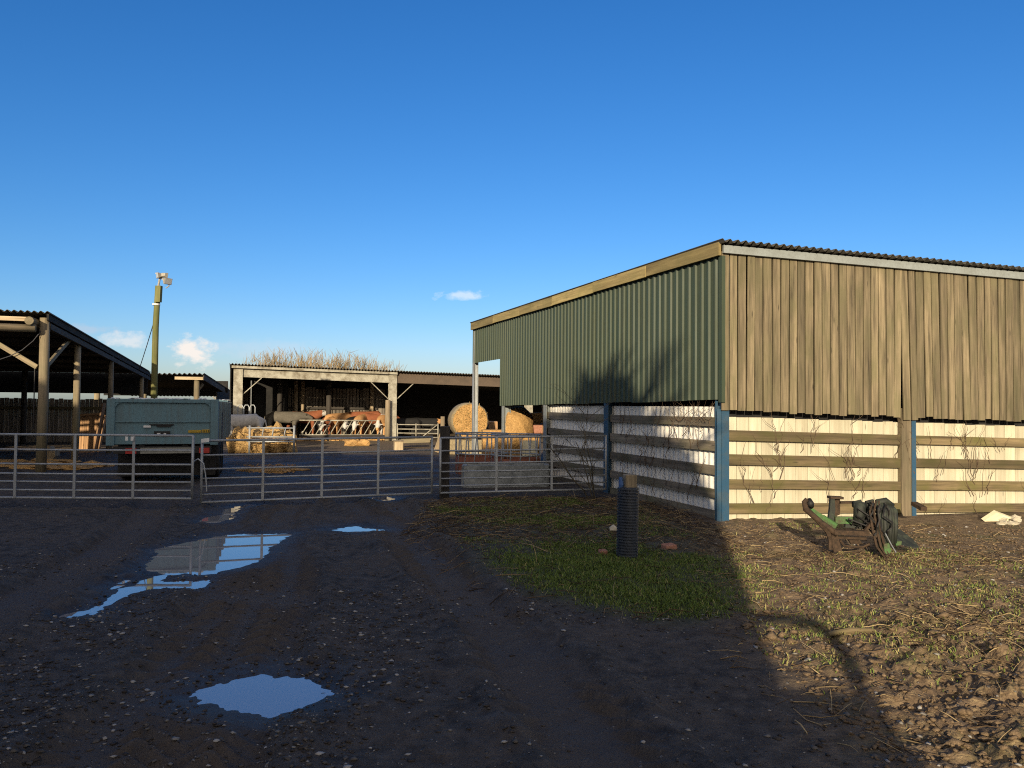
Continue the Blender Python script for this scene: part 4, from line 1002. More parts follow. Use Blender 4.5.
for px in (262, 272, 284):
    c = P(px, 440, 28.3); q = MB(); q.tube([(c.x, 28.3, .62), (c.x + .05, 28.3, z1)], .022, 6); q.build('bar', MT['gate'], hp_, True)
# headlocks at the left end of the shed
hl = thing('calf_hurdle', (P(246, 440, 36).x, 36, 0), 'looped tubular steel hurdle at the left end of the shed behind the white cow', 'hurdle')
for px in (240, 246, 252):
    c = P(px, 440, 36); zt = P(px, 405, 36).z; q = MB(); q.tube([(c.x - .12, 36, 0), (c.x - .12, 36, zt - .1), (c.x - .06, 36, zt), (c.x + .06, 36, zt), (c.x + .12, 36, zt - .1), (c.x + .12, 36, 0)], .025, 6); q.build('loop', MT['galv'], hl, True)
q = MB(); a = P(237, 430, 36); c = P(254, 430, 36); q.tube([(a.x, 36, .7), (c.x, 36, .7)], .025, 6); q.build('rail', MT['galv'], hl, True)

# right of the column: yard gates, pail, trough, boards
yg = thing('yard_hurdle', (P(415, 440, 38.5).x, 38.5, 0), 'short white tubular yard gate with a diagonal brace right of the shed column', 'gate')
a, c = P(397, 424, 38.3), P(438, 425, 38.3)
for py in (424.5, 429, 433, 437):
    q = MB(); q.tube([P(397, py, 38.3), P(438, py + .5, 38.3)], .028, 6); q.build('rail', MT['whitesteel'], yg, True)
for px in (397.5, 416, 438):
    q = MB(); q.tube([P(px, 423.5, 38.28), P(px, 440, 38.28)], .03, 6); q.build('upright', MT['whitesteel'], yg, True)
q = MB(); q.tube([P(421, 438, 38.25), P(437, 425, 38.25)], .028, 6); q.build('brace', MT['whitesteel'], yg, True)
cow(408, 41.0, 0, 200, .8, 'level', ['coatblack', 'coatwhite'], 'small black calf with pale face behind the white yard gate', lambda p_: p_.x > 1.0)
cow(424, 41.5, 0, 20, .8, 'level', ['coatblack', 'coattan'], 'small black calf with tan head behind the white yard gate', lambda p_: p_.x > .9)
a = P(398, 446, 31.5)
t = thing('feed_tub', (a.x, 31.5, 0), 'square pale feed tub on the yard before the shed column', 'tub')
q = MB(); bz = P(398, 450.5, 31.5).z; tz_ = P(398, 441, 31.5).z
q.obox((a.x + .02, 31.5, (bz + tz_) / 2), V((.34, .10, 0)), V((-.10, .34, 0)), V((0, 0, tz_ - bz))); q.build('tub_body', MT['palewood'], t, bevel=.03)
q = MB(); q.obox((a.x + .02, 31.5, tz_), V((.38, .11, 0)), V((-.11, .38, 0)), V((0, 0, .05))); q.build('rim', MT['palewood'], t)
t = thing('feed_trough', (P(412, 445, 32.5).x, 32.5, 0), 'long low weathered feed trough behind the pale tub', 'trough')
q = MB(); a, c = P(399, 441.5, 33), P(430, 440.5, 33.6)
q.bar(a, c, .06, .16); q.bar(a + V((0, .6, 0)), c + V((0, .6, 0)), .06, .16); q.build('trough_side', MT['post'], t)
q = MB(); q.bar(a + V((.0, .3, -.06)), c + V((0, .3, -.06)), .5, .05); q.build('trough_floor', MT['darkwood'], t)
for e in (a, c):
    q = MB(); q.bar(e + V((0, .3, 0)), V((e.x, e.y + .3, 0)), .08, .4, up=(0, 1, 0)); q.build('trestle', MT['darkwood'], t)
a = P(442.5, 440, 30); q = MB(); q.tube([(a.x, 30, -.2), (a.x, 30, P(443, 416.5, 30).z)], [.10, .085], 8); tag(q.build('yard_post', MT['palewood'], None, True), 'pale rounded post in the yard left of the big bale', 'post')
q = MB(); q.bar(P(436, 452, 29.6), P(444, 429, 29.8), .05, .2); tag(q.build('leaning_board', MT['palewood']), 'pale board leaning on the rounded yard post', 'board')
q = MB()
for px in (352, 362, 350):
    pass
for i, px in enumerate((352, 364)):
    c = G(px, 446); q.lump((c.x, c.y, .12), .32, .25, .18, .25, i + 3, 2)
for i in range(26):
    s_ = random.uniform(s0, s1); c = CS(s_, .25, .04); q.lump(c, random.uniform(.15, .4), .15, random.uniform(.04, .12), .3, i + 90, 2)
tag(q.build('straw_clumps', MT['straw']), 'pale clumps of straw on the ground along the feed barrier', 'straw', kind='stuff')
q = MB()
for i in range(10):
    c = G(random.uniform(250, 292), random.uniform(469, 473)); q.lump((c.x, c.y, .0), .45, .25, .07, .35, i + 60, 2)
for i in range(260):
    c = G(random.uniform(246, 296), random.uniform(467, 475)); d_ = V((random.uniform(-1, 1), random.uniform(-1, 1), .3)) * .12; q.tube([(c.x, c.y, .05), V((c.x, c.y, .06)) + d_], .007, 3)
tag(q.build('strewn_straw', MT['straw']), 'thin streak of straw on the wet yard behind the middle gate', 'straw', kind='stuff')

# ------------------------------------------------------------------ bales and feeders by the barn corner
def round_bale(c, r, L, ax, label, lumpy=.02, seed=0, flat=0):
    rs_ = random.Random(seed); ax = V(ax).normalized(); e1 = ax.cross(UP).normalized(); e2 = e1.cross(ax)
    t_ = thing('round_bale', V(c) - UP * r, label, 'bale', 'round straw bales by the green barn')
    n, rings = 40, [(-.5, 0), (-.5, .3), (-.5, .62), (-.5, .93), (-.46, 1), (-.2, 1.01), (.2, 1.01), (.46, 1), (.5, .93), (.5, .5), (.5, 0)]
    def skin(rg):
        vs = []; fs = []
        for (o_, k) in rg:
            for i in range(n):
                a_ = 2 * math.pi * i / n; w_ = 1 + lumpy * (math.sin(3 * a_ + seed) + .6 * math.sin(5 * a_ + 2 * seed)) + rs_.gauss(0, lumpy * .25)
                dr = e1 * math.cos(a_) + e2 * math.sin(a_) * (1 - flat * (.5 - .5 * math.sin(a_)))
                vs.append(V(c) + ax * (o_ * L + rs_.gauss(0, .012)) + dr * r * k * w_)
        for j in range(len(rg) - 1):
            for i in range(n): fs.append((j * n + i, j * n + (i + 1) % n, (j + 1) * n + (i + 1) % n, (j + 1) * n + i))
        return vs, fs
    for rg in (rings[:4], rings[8:]):
        q_ = MB(); q_.add(*skin(rg)); q_.build('end_face', MT['straw'], t_, True)
    q_ = MB()
    for i in range(420):
        a_ = rs_.uniform(0, 6.28); k = math.sqrt(rs_.random()) * .97; p_ = V(c) + ax * (L * .5 + .0) + (e1 * math.cos(a_) + e2 * math.sin(a_)) * r * k
        q_.tube([p_, p_ + ax * rs_.uniform(.01, .05) + (e1 * rs_.gauss(0, .05) + e2 * rs_.gauss(0, .05))], .006, 3)
    q_.build('loose_stalks', MT['strawtint'], t_)['kind'] = 'stuff'
    q_ = MB(); q_.add(*skin(rings[3:9])); q_.build('wrapped_side', MT['netwrap'], t_, True)
    return t_
a = P(468, 421, 29.5)
round_bale((a.x, 29.5, a.z), .70, 1.2, (.22, -1, 0), 'big round straw bale behind the thin barn corner post', .012, 1)
a2 = P(466, 440, 29.4)
q = MB(); q.obox((a2.x, 29.6, (a.z - .68) / 2 - .02), V((1.5, .1, 0)), V((-.08, 1.2, 0)), V((0, 0, a.z - .66))); tag(q.build('square_bale', MT['netwrap'], bevel=.06), 'squared dull straw bale underneath the big round one', 'bale')
q = MB(); a = P(518, 422, 23.3)
q.lump((a.x, 23.3, 1.22), .50, .55, .62, .10, 9, 3); tag(q.build('straw_pile', MT['straw']), 'slumped peaked straw bale stacked under the end of the green cladding', 'bale')
def sq_bale(px, py, Y, w_, h_, m_, label, rot=0.1):
    a_ = P(px, py, Y); q_ = MB(); q_.obox(a_, V((w_, w_ * rot, 0)), V((-.6 * rot, .6, 0)), V((0, 0, h_))); return tag(q_.build('square_bale', MT[m_], bevel=.04), label, 'bale', 'small square bales in the open barn end')
sq_bale(518, 449, 23.2, 1.25, .74, 'straw', 'square straw bale carrying the slumped peaked one')
sq_bale(495, 445, 24.0, .80, .95, 'straw', 'bright square bale behind the ring feeder, left of the thick grey post')
sq_bale(493, 425.5, 30.5, .36, .34, 'orangewood', 'small orange block standing between the two big bales', .05)
sq_bale(538, 419, 24.5, .62, .40, 'straw', 'pale square bale behind the shaded grey barn post')
sq_bale(536, 429, 23.6, .5, .26, 'brick', 'pink square sack block below the pale bale behind the grey post')
sq_bale(551, 413, 24, .5, .8, 'straw', 'tall straw bale end showing just under the cladding right of the grey post')
sq_bale(549, 428, 23.6, .5, .28, 'orangewood', 'orange block low between grey post and white sheeting')
q = MB(); a = P(530, 452, 21.0); q.obox(a, V((.42, .02, 0)), V((0, .03, 0)), V((.02, .1, .62))); tag(q.build('cream_panel', MT['cream']), 'cream board standing upright behind the ring feeder', 'board')
def ring_feeder(px, Y, r, label):
    a_ = P(px, 440, Y); t_ = thing('ring_feeder', (a_.x, Y, 0), label, 'feeder', 'ring feeders behind the fixed gate'); n = 40
    c0 = V((a_.x, Y, 0)); ring = lambda z, rr_: [c0 + V((math.cos(2 * math.pi * i / n) * rr_, math.sin(2 * math.pi * i / n) * rr_, z)) for i in range(n + 1)]
    zt = 1.12
    q_ = MB(); q_.tube(ring(zt, r), .022, 6, cap=False); q_.tube(ring(.62, r), .02, 6, cap=False); q_.build('hoop', MT['gate'], t_, True)
    q_ = MB(); vs = ring(.10, r) + ring(.55, r) + ring(.55, r - .01) + ring(.10, r - .01); m_n = n + 1
    q_.add(vs, [(j * m_n + i, j * m_n + i + 1, (j + 1) * m_n + i + 1, (j + 1) * m_n + i) for j in range(3) for i in range(n)]); q_.build('skirt', MT['rustred'], t_, True)
    for i in range(16):
        a1 = 2 * math.pi * (i + .3) / 16; a2 = a1 + .12; q_ = MB(); q_.tube([c0 + V((math.cos(a1) * r, math.sin(a1) * r, .12)), c0 + V((math.cos(a2) * r, math.sin(a2) * r, zt))], .017, 6); q_.build('bar', MT['gate'], t_, True)
ring_feeder(482, 19.9, .68, 'round steel bale feeder with rusty skirt, left one behind the fixed gate')
ring_feeder(516, 19.3, .62, 'round steel bale feeder with rusty skirt, right one nearest the barn wall')
a, c = P(463.5, 478, 17.3), P(547, 478, 17.7)
t = thing('concrete_trough', ((a.x + c.x) / 2, 17.5, 0), 'stained grey concrete trough behind the fixed gate', 'trough')
q = MB(); zt = P(500, 466, 17.3).z; q.bar(V((a.x, 17.3, zt / 2 - .1)), V((c.x, 17.7, zt / 2 - .1)), .10, zt + .2); q.bar(V((a.x, 17.95, zt / 2 - .1)), V((c.x, 18.3, zt / 2 - .1)), .10, zt + .2)
for e, y in ((a, 17.3), (c, 17.7)): q.bar(V((e.x, y + .05, zt / 2 - .1)), V((e.x, y + .58, zt / 2 - .1)), .10, zt + .19)
q.build('trough_wall', MT['concrete'], t)
q = MB(); q.add([(a.x, 17.4, zt - .15), (c.x, 17.75, zt - .15), (c.x, 18.3, zt - .15), (a.x, 17.95, zt - .15)], [(0, 1, 2, 3)]); q.build('trough_water', MT['water'], t)

# ------------------------------------------------------------------ bare willows behind the cattle shed
def willow(px, Y, top_py, spread, seed, label):
    rs_ = random.Random(seed); a_ = P(px, 440, Y); zt = P(px, top_py, Y).z
    t_ = thing('bare_willow', (a_.x, Y, 0), label, 'tree', 'bare willows behind the cattle shed')
    q_ = MB(); q_.tube([(a_.x, Y, -.2), (a_.x + .1, Y, zt * .25), (a_.x, Y, zt * .4)], [.3, .24, .2], 8); q_.build('trunk', MT['bark'], t_, True)
    q_ = MB()
    for i in range(75):
        ang = rs_.uniform(0, 6.28); rad_ = math.sqrt(rs_.random()) * spread
        b0 = V((a_.x + math.cos(ang) * rad_ * .25, Y + math.sin(ang) * rad_ * .25, zt * rs_.uniform(.25, .45)))
        hh_ = (zt - b0.z) * rs_.uniform(.72, 1.03) * (1 - .25 * (rad_ / spread) ** 2)
        d_ = V((math.cos(ang) * rad_, math.sin(ang) * rad_, hh_)); pts = [b0, b0 + d_ * .4 + V((rs_.gauss(0, .1), 0, 0)), b0 + d_ * .75 + V((rs_.gauss(0, .12), 0, 0)), b0 + d_]
        q_.tube(pts, [.04, .028, .018, .007], 3)
        for _ in range(5):
            k = rs_.uniform(.35, .95); p_ = b0 + d_ * k; e_ = V((rs_.gauss(0, .35), rs_.gauss(0, .35), rs_.uniform(.5, 1.1))) * rs_.uniform(.5, 1.1)
            e_.z = min(e_.z, zt - p_.z + .1); q_.tube([p_, p_ + e_ * .5, p_ + e_], [.018, .013, .005], 3)
    q_.build('crown', MT['bark'], t_)
rank = ['leftmost', 'second', 'third', 'fourth', 'fifth', 'sixth', 'rightmost']
for i, (px, tp, sp) in enumerate(((262, 352, 1.6), (281, 348, 1.8), (302, 348, 1.9), (323, 350, 1.8), (343, 351, 1.8), (362, 353, 1.6), (384, 361, 1.6))):
    willow(px, 62 + (i % 3) * 2, tp, sp, 20 + i, ('leafless golden twigged willow rising above the shed roof, %s of the row' % rank[i]) if i not in (1, 2, 3, 4, 5) else 'leafless golden twigged willow rising above the shed roof, %s from the left' % rank[i])
willow(231, 70, 388, 1.6, 60, 'small bare willow low in the gap between dark shed and cattle shed')

# ------------------------------------------------------------------ things lying about
def chunk(px, py, sx_, sy_, sz_, m_, name, label, cat, seed, rot=.3):
    a_ = G(px, py); q_ = MB(); z_ = H1(a_.x, a_.y)
    q_.obox((a_.x, a_.y, z_ + sz_ * .4), V((sx_ * math.cos(rot), sx_ * math.sin(rot), 0)), V((-sy_ * math.sin(rot), sy_ * math.cos(rot), sz_ * .2)), V((0, 0, sz_))); return tag(q_.build(name, MT[m_], bevel=.012), label, cat)
chunk(603, 556, .10, .08, .07, 'brick', 'broken_brick', 'small broken red brick in the grass left of the black pipe', 'brick', 1)
chunk(669, 551, .18, .12, .07, 'brick', 'broken_brick', 'larger broken brick right of the black pipe', 'brick', 2, .5)
a = G(613, 534); q = MB(); q.lump((a.x, a.y, H1(a.x, a.y) + .03), .07, .06, .06, .2, 4, 2); tag(q.build('pale_stone', MT['palestone']), 'pale stone just behind the black ribbed pipe', 'stone')
a, c = G(828, 637), G(874, 633); q = MB(); q.tube([(a.x, a.y, H1(a.x, a.y) + .03), ((a.x + c.x) / 2, (a.y + c.y) / 2 + .02, (H1(a.x, a.y) + H1(c.x, c.y)) / 2 + .045), (c.x, c.y, H1(c.x, c.y) + .04)], [.02, .026, .016], 8); tag(q.build('rotten_branch', MT['rail']), 'short thick rotten branch lying in sunlight at the shadow edge', 'branch')
a, c = P(983, 519, 13.3), P(1012, 519, 13.5); q = MB(); q.poly([P(984, 521, 13.0), P(997, 512.5, 13.0), P(1014, 519, 13.1), P(1012, 524, 13.1), P(992, 525, 13.0)], (0, .08, .03)); tag(q.build('broken_board', MT['cream']), 'broken cream board at the foot of the wall by the right edge', 'board')
q = MB()
for i in range(5):
    a = G(random.uniform(1000, 1024), random.uniform(517, 523)); q.lump((a.x, a.y, H1(a.x, a.y) + .02), .10, .07, .045, .35, i, 2)
tag(q.build('rubble', MT['palestone']), 'pale rubble heaped at the wall foot by the right edge', 'rubble', kind='stuff')
a, c = G(786, 549.5), G(702, 545); 
q = MB(); a, c = P(914, 503.5, 12.6), P(924, 509, 12.3); q.bar(a, c, .10, .06); tag(q.build('rusty_bracket', MT['rust']), 'small rusty bracket by the foot of the timber barn post', 'bracket')

# ------------------------------------------------------------------ scattered ground cover
def scatter_mesh(name, verts, faces, tints, m_, label, cat=None):
    me_ = bpy.data.meshes.new(name); k = faces.shape[1]
    me_.vertices.add(len(verts)); me_.vertices.foreach_set('co', verts.astype(np.float32).ravel())
    me_.loops.add(faces.size); me_.loops.foreach_set('vertex_index', faces.astype(np.int32).ravel())
    me_.polygons.add(len(faces)); me_.polygons.foreach_set('loop_start', (np.arange(len(faces)) * k).astype(np.int32))
    me_.update(calc_edges=True)
    a_ = me_.attributes.new('tint', 'FLOAT', 'POINT'); a_.data.foreach_set('value', tints.astype(np.float32))
    me_.materials.append(m_); o = bpy.data.objects.new(name, me_); COL.objects.link(o)
    return tag(o, label, cat, kind='stuff')
def rocks(n, x0, x1, y0, y1, smin, smax, keep, name, m_, label, flat=.6, power=3.0, sink=.25, tints=None):
    y = y0 * (y1 / y0) ** RNG.random(n); x = (RNG.random(n) * (x1 - x0) + x0)
    x = x * np.clip(y / 6, .6, 3) if x0 < 0 else x
    k = keep(x, y); x, y = x[k], y[k]; n = len(x)
    s = smin + (smax - smin) * RNG.random(n) ** power
    z = Hf(x, y)
    ok = z > WZ + .003; x, y, z, s = x[ok], y[ok], z[ok], s[ok]; n = len(x)
    base = np.array([(1, 0, 0), (-1, 0, 0), (0, 1, 0), (0, -1, 0), (0, 0, 1), (0, 0, -1), (.6, .6, .6), (-.6, .6, .6), (.6, -.6, .6), (-.6, -.6, .6)])
    F = np.array([(0, 6, 8), (0, 2, 6), (2, 7, 6), (2, 1, 7), (1, 9, 7), (1, 3, 9), (3, 8, 9), (3, 0, 8), (4, 6, 7), (4, 7, 9), (4, 9, 8), (4, 8, 6), (0, 5, 2), (2, 5, 1), (1, 5, 3), (3, 5, 0)])
    B = base[None] * (1 + RNG.normal(0, .30, (n, 10, 3)))
    an = RNG.random(n) * 6.28; ca, sa = np.cos(an)[:, None], np.sin(an)[:, None]
    st_ = 1 + .6 * RNG.random((n, 1))
    bx = B[:, :, 0] * st_; by = B[:, :, 1]
    X = (bx * ca - by * sa) * s[:, None] + x[:, None]; Yv = (bx * sa + by * ca) * s[:, None] + y[:, None]
    Z = B[:, :, 2] * s[:, None] * flat + (z + s * flat * (1 - 2 * sink) * .6)[:, None]
    vs = np.stack([X, Yv, Z], 2).reshape(-1, 3); fs = (F[None] + (np.arange(n) * 10)[:, None, None]).reshape(-1, 3)
    tt = np.repeat(RNG.random(n) if tints is None else tints(n), 10)
    return scatter_mesh(name, vs, fs, tt, m_, label)
def in_right(x, y): return poly_sd(RIGHT, x, y) < 0.1
rocks(75000, -5, 5, 3.0, 17, .0035, .019, lambda x, y: (RNG.random(len(x)) < (.10 + .9 * sstep(.48, .62, fbm(x * .7, y * .7))) * (1 - .6 * tracks(x, y)[0])) & ~in_right(x, y) & (poly_sd(GRASS, x, y) > -.1), 'pebbles', MT['stone'], 'grey pebbles pressed into the dark mud track', .55, 4.0, tints=lambda n: RNG.random(n) ** 2.4)
rocks(34000, .5, 9, 3.2, 12.5, .004, .019, lambda x, y: in_right(x, y), 'soil_crumbs', MT['clod'], 'brown soil crumbs on the sunlit bare ground', .8, 3.0)
rocks(900, 1.8, 6.0, 3.3, 7.0, .012, .045, lambda x, y: in_right(x, y) & (RNG.random(len(x)) < sstep(.4, .6, fbm(x * 1.5, y * 1.5))), 'soil_clods', MT['clod'], 'larger turned clods of soil at the lower right', .75, 2.5)
rocks(2200, .5, 9, 3.3, 12.5, .006, .022, lambda x, y: in_right(x, y), 'light_pebbles', MT['stone'], 'pale pebbles on the sunlit soil', .6, 3.0, tints=lambda n: .5 + .5 * RNG.random(n))

def blades(n, poly, keep, hmin, hmax, name, m_, label, lay=0.0, wid=.004, tf=None, bend=.5):
    px = np.array([q_[0] for q_ in poly]); py = np.array([q_[1] for q_ in poly])
    x = px.min() + RNG.random(n) * (px.max() - px.min()); y = py.min() + RNG.random(n) * (py.max() - py.min())
    k = keep(x, y); x, y = x[k], y[k]; z = Hf(x, y); ok = z > WZ + .003; x, y, z = x[ok], y[ok], z[ok]; n = len(x)
    L = hmin + (hmax - hmin) * RNG.random(n) ** 2; an = RNG.random(n) * 6.28; tilt = np.clip(RNG.normal(lay, .25, n), 0, 1.5)
    dx, dy, dz = np.cos(an) * np.sin(tilt), np.sin(an) * np.sin(tilt), np.cos(tilt)
    a2 = RNG.random(n) * 3.14; wx_, wy_ = np.cos(a2) * wid, np.sin(a2) * wid
    p0 = np.stack([x - wx_, y - wy_, z - .01], 1); p1 = np.stack([x + wx_, y + wy_, z - .01], 1)
    mx = np.stack([x + dx * L * .55, y + dy * L * .55, z + dz * L * .6], 1)
    wv_ = np.stack([wx_, wy_, np.zeros(n)], 1) * .8
    tp_ = np.stack([x + dx * L * (1 + bend * .3), y + dy * L * (1 + bend * .3), z + dz * L * .95], 1)
    vs = np.stack([p0, p1, mx + wv_, mx - wv_, tp_ + wv_ * .25, tp_ - wv_ * .25], 1).reshape(-1, 3)
    F = np.array([(0, 1, 2, 3), (3, 2, 4, 5)]); fs = (F[None] + (np.arange(n) * 6)[:, None, None]).reshape(-1, 4)
    t_ = RNG.random(n) if tf is None else tf(x, y, n)
    return scatter_mesh(name, vs, fs, np.repeat(t_, 6), m_, label)
def gk(x, y):
    d_ = poly_sd(GRASS, x, y) + .7 * (fbm(x * 1.3 + 2, y * 1.3) - .5)
    edge_ = np.exp(-((poly_sd(GRASS, x, y) + .25) / .3) ** 2) * (x < .4)
    return (RNG.random(len(x)) < np.maximum(.22 + .5 * sstep(.5, .62, fbm(x * 1.4 + 3, y * 1.4 + 77)), np.maximum(edge_, sstep(9.7, 8.9, y))) * sstep(.1, -.5, d_) * np.maximum(sstep(.36, .58, fbm(x * .9 + 31, y * .9 + 5)), .95 * sstep(9.2, 8.2, y) * (.25 + .75 * sstep(.38, .55, fbm(x * 2.2 + 5, y * 2.2)))))
blades(230000, GRASS, gk, .018, .062, 'grass', MT['grass'], 'short green grass in the shade round the black pipe', .7, .0042, lambda x, y, n: np.clip(.5 * RNG.random(n) + np.where(RNG.random(n) < .10, .5, 0), 0, 1))
TUFTS = [(G(775, 576), .9), (G(840, 636), .6), (G(1005, 602), .7), (G(935, 642), .5), (G(805, 600), .5), (G(880, 650), .45)]
def rk(x, y):
    w_ = .5 * sstep(.56, .68, fbm(x * .9 + 3, y * .9 + 61))
    for p_, r_ in TUFTS: w_ = np.maximum(w_, np.exp(-((x - p_.x) ** 2 + (y - p_.y) ** 2 * .6) / r_ ** 2) * sstep(.35, .6, fbm(x * 3, y * 3 + 9)))
    return (poly_sd(RIGHT, x, y) < 0.1) & (RNG.random(len(x)) < w_)
RBOX = [(1.5, 4.2), (9.5, 4.2), (9.5, 12.6), (1.5, 12.6)]
blades(75000, RBOX, rk, .02, .06, 'grass_tufts', MT['grass'], 'thin green and straw coloured grass tufts on the sunlit soil', .7, .0045, lambda x, y, n: np.clip(.3 + .7 * RNG.random(n), 0, 1))

def twigs(n, poly, keep, lmin, lmax, r, name, label, tf):
    px = np.array([q_[0] for q_ in poly]); py = np.array([q_[1] for q_ in poly])
    x = px.min() + RNG.random(n) * (px.max() - px.min()); y = py.min() + RNG.random(n) * (py.max() - py.min())
    k = keep(x, y); x, y = x[k], y[k]; n = len(x); L = lmin + (lmax - lmin) * RNG.random(n) ** 2.5; an = RNG.random(n) * 6.28
    el_ = np.clip(RNG.normal(.06, .16, n), -.1, .9)
    dx, dy = np.cos(an) * L * .5, np.sin(an) * L * .5
    z0 = Hf(x - dx, y - dy) + r; z1_ = Hf(x + dx, y + dy) + r; dz = np.sin(el_) * L
    A = np.stack([x - dx, y - dy, z0 + .004], 1); B = np.stack([x + dx, y + dy, z1_ + .004 + np.clip(dz, 0, 1)], 1)
    Mid = (A + B) / 2 + RNG.normal(0, .06, (n, 3)) * L[:, None] + np.array([0, 0, .008])
    rr_ = r * (.4 + RNG.random(n))[:, None]
    sx_ = np.stack([-np.sin(an), np.cos(an), np.zeros(n)], 1) * rr_; sz_ = np.stack([np.zeros(n), np.zeros(n), np.ones(n)], 1) * rr_
    rings = []
    for Q, kk in ((A, 1.), (Mid, .9), (B, .45)): rings += [Q + sx_ * kk, Q - sx_ * .6 * kk + sz_ * kk, Q - sx_ * .6 * kk - sz_ * kk]
    vs = np.stack(rings, 1).reshape(-1, 3); F = np.array([(i * 3 + j, i * 3 + (j + 1) % 3, (i + 1) * 3 + (j + 1) % 3, (i + 1) * 3 + j) for i in (0, 1) for j in range(3)])
    fs = (F[None] + (np.arange(n) * 9)[:, None, None]).reshape(-1, 4)
    return scatter_mesh(name, vs, fs, np.repeat(tf(n), 9), MT['twig'], label)
def tk(x, y): return (poly_sd(RIGHT, x, y) < 0.4) & (RNG.random(len(x)) < (.12 + .88 * sstep(.42, .60, fbm(x * .8 + 12, y * .8 + 4))) * (.15 + .85 * sstep(5.6, 6.6, y) * sstep(10.2, 9.2, y)))
twigs(36000, RBOX, tk, .03, .32, .0036, 'dry_twigs', 'dry stalks and twigs littering the sunlit soil', lambda n: RNG.random(n))
def tk2(x, y): return (poly_sd(GRASS, x, y) < 0.3) & (RNG.random(len(x)) < .1 + .9 * sstep(.5, .62, fbm(x * .8 + 40, y * .8 + 14)))
twigs(9000, GRASS + [(3.2, 12.4), (1.8, 15)], lambda x, y: (poly_sd(GRASS, x, y) < .5) & (RNG.random(len(x)) < .1 + .9 * sstep(9, 11.5, y)), .05, .45, .0038, 'dead_stalks', 'dead stalks and twigs in the shaded grass by the barn wall', lambda n: RNG.random(n) ** 1.3 * .9)
q = MB(); rs = random.Random(8)
for i in range(9):     # a few long canes
    a = G(rs.uniform(840, 1050), rs.uniform(530, 660)); L = rs.uniform(.3, .7); an = rs.gauss(-.1, .5)
    pts = []
    for k in range(5):
        x, y = a.x + math.cos(an) * L * (k / 4 - .5), a.y + math.sin(an) * L * (k / 4 - .5) * 1.2; pts.append((x, y, H1(x, y) + .015 + .03 * math.sin(k / 4 * 3.14) * rs.random()))
    q.tube(pts, [.003, .0035, .003, .003, .002], 4)
for i in range(8):
    a = G(rs.uniform(440, 690), rs.uniform(520, 600)); L = rs.uniform(.10, .22); an = rs.uniform(-1, 1); z_ = H1(a.x, a.y)
    q.tube([(a.x, a.y, z_), (a.x + an * .05, a.y, z_ + L * .6), (a.x + an * .14, a.y, z_ + L)], [.003, .003, .002], 4)
tag(q.build('dry_canes', MT['twig']), 'long pale dry canes lying across the bare ground', 'canes', kind='stuff')

# ------------------------------------------------------------------ unseen shadow casters behind the photographer, shaped to throw the long shadows
YB = -6.0
prof = [(-.56, 5.0), (-1.0, 6.1), (-1.7, 6.8), (-2.3, 8.05), (-2.8, 8.25), (-3.3, 8.45), (-3.9, 8.0), (-4.6, 8.1), (-8, 8.2), (-11.0, 8.9), (-12.5, 8.7), (-16.8, 8.65), (-17.3, 8.9), (-19.6, 9.3), (-21.6, 9.2), (-22.5, 8.9), (-32, 8.9)]
q = MB(); q.poly([V((-.56, YB, -.5))] + [V((x, YB, z)) for x, z in prof] + [V((-32, YB, -.5))], (-.66, -3.0, 0))  # hedge outline added out of view, shaped to the edge of the shade
hd_ = thing('shadow_hedge', (-10, YB, 0), 'unseen hedge added behind the photographer to throw the long shadow', 'hedge')
q.build('shadow_hedge_body', MT['darkwood'], hd_)
q = MB(); rs = random.Random(5)
for i in range(900):
    x = -rs.uniform(1.1, 24); zt = np.interp(-x, [-a_ for a_, _ in prof], [b_ for _, b_ in prof]) 
    b0 = V((x, YB - rs.uniform(.0, .6), zt - .3)); d_ = V((rs.gauss(0, .3), rs.gauss(0, .2), rs.uniform(.2, .75 if x > -5 else .5))); q.tube([b0, b0 + d_ * .6, b0 + d_], [.035, .025, .008], 4)
q.build('shadow_hedge_twigs', MT['bark'], hd_)
t = thing('bare_tree', (-6.9, -25, 0), 'bare branching tree top above the added hedge behind the photographer', 'tree')
q = MB(); rs = random.Random(14)
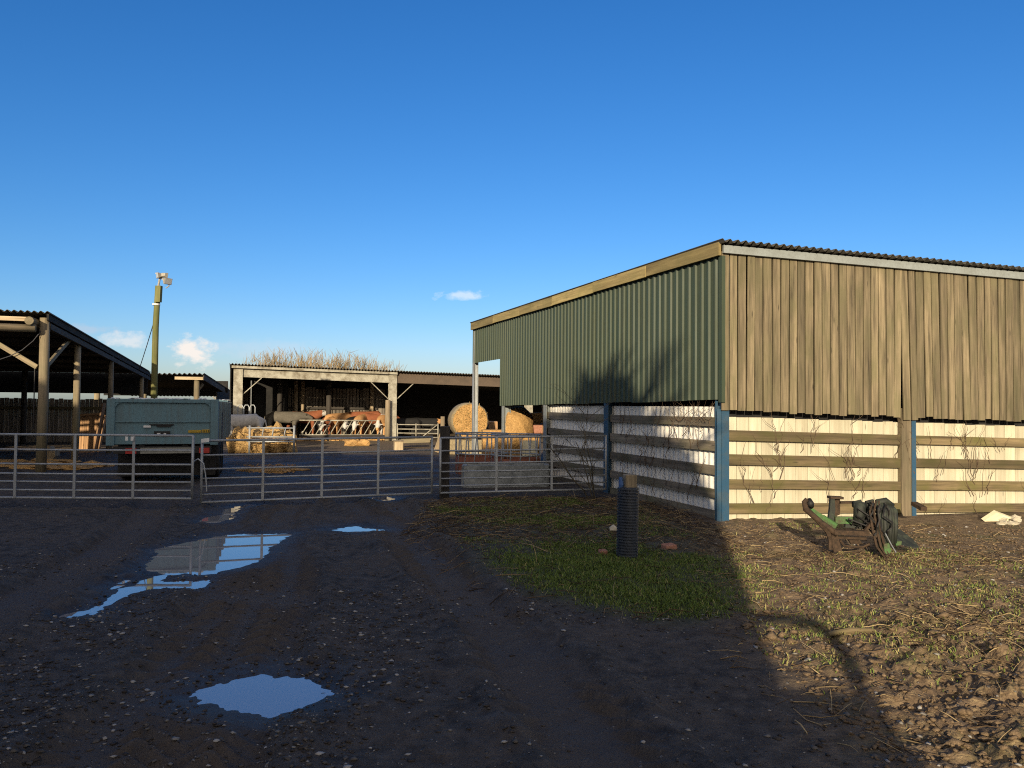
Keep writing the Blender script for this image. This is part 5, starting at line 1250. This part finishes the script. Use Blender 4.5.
def limb(p_, d_, L, r_, dep):
    pts = [p_]
    for i in range(4):
        d_ = (d_ + V((rs.gauss(0, .13), rs.gauss(0, .1), rs.gauss(0, .08)))).normalized(); pts.append(pts[-1] + d_ * L / 4)
    q.tube(pts, [r_ * (1 - .13 * i) for i in range(5)], 6)
    if dep:
        for _ in range(4): limb(pts[rs.randint(1, 4)], (d_ + V((rs.uniform(-.9, .9), rs.uniform(-.4, .4), rs.uniform(-.2, .6)))).normalized(), L * .55, r_ * .5, dep - 1)
for x, z, d_, L in ((-3.3, 7.4, (-.15, 0, 1), 1.0), (-3.0, 7.3, (.2, 0, 1), .8), (-2.5, 6.9, (.95, 0, .62), 1.15), (-2.1, 6.6, (.85, 0, .55), .8)):
    limb(V((x - 4.04, -25, z + 4.85)), V(d_).normalized(), L, .12, 3)
q.build('branches', MT['bark'], t)
q = MB(); q.tube([(-6.9, -25, -.3), (-6.9, -25, 11.9)], [.35, .2], 10); q.build('trunk', MT['bark'], t)
t = thing('shadow_block', (-.4, -3, 0), 'unseen box and bent hoop added behind the photographer to throw a shadow', 'trailer')
q = MB(); q.obox((-1.03, -4.1, 1.28), (2.8, 0, 0), (.5, 2.2, 0), (0, 0, 1.56)); q.build('block_body', MT['trailer'], t)  # invented box and hoop, sized to cast the notched ground shadow
q = MB(); q.obox((-1.04, -4.1, .28), (2.7, 0, 0), (.48, 2.1, 0), (0, 0, .44)); q.build('block_base', MT['black'], t)
q = MB(); q.tube([(.56, -3.1, 1.6), (.57, -3.1, 2.12), (.63, -3.1, 2.38), (.52, -3.1, 2.50), (.30, -3.1, 2.54), (-.3, -3.1, 2.52)], [.06, .06, .07, .065, .05, .05], 10); q.build('shadow_hoop', MT['black'], t, True)

# ------------------------------------------------------------------ render look
vs_ = scene.view_settings; vs_.view_transform = 'Standard'; vs_.look = 'None'; vs_.gamma = 1.0; vs_.exposure = 0.65; vs_.use_curve_mapping = False
scene.cycles.max_bounces = 6; scene.cycles.use_denoising = False; scene.cycles.sample_clamp_indirect = 2.5; scene.cycles.filter_width = 1.1
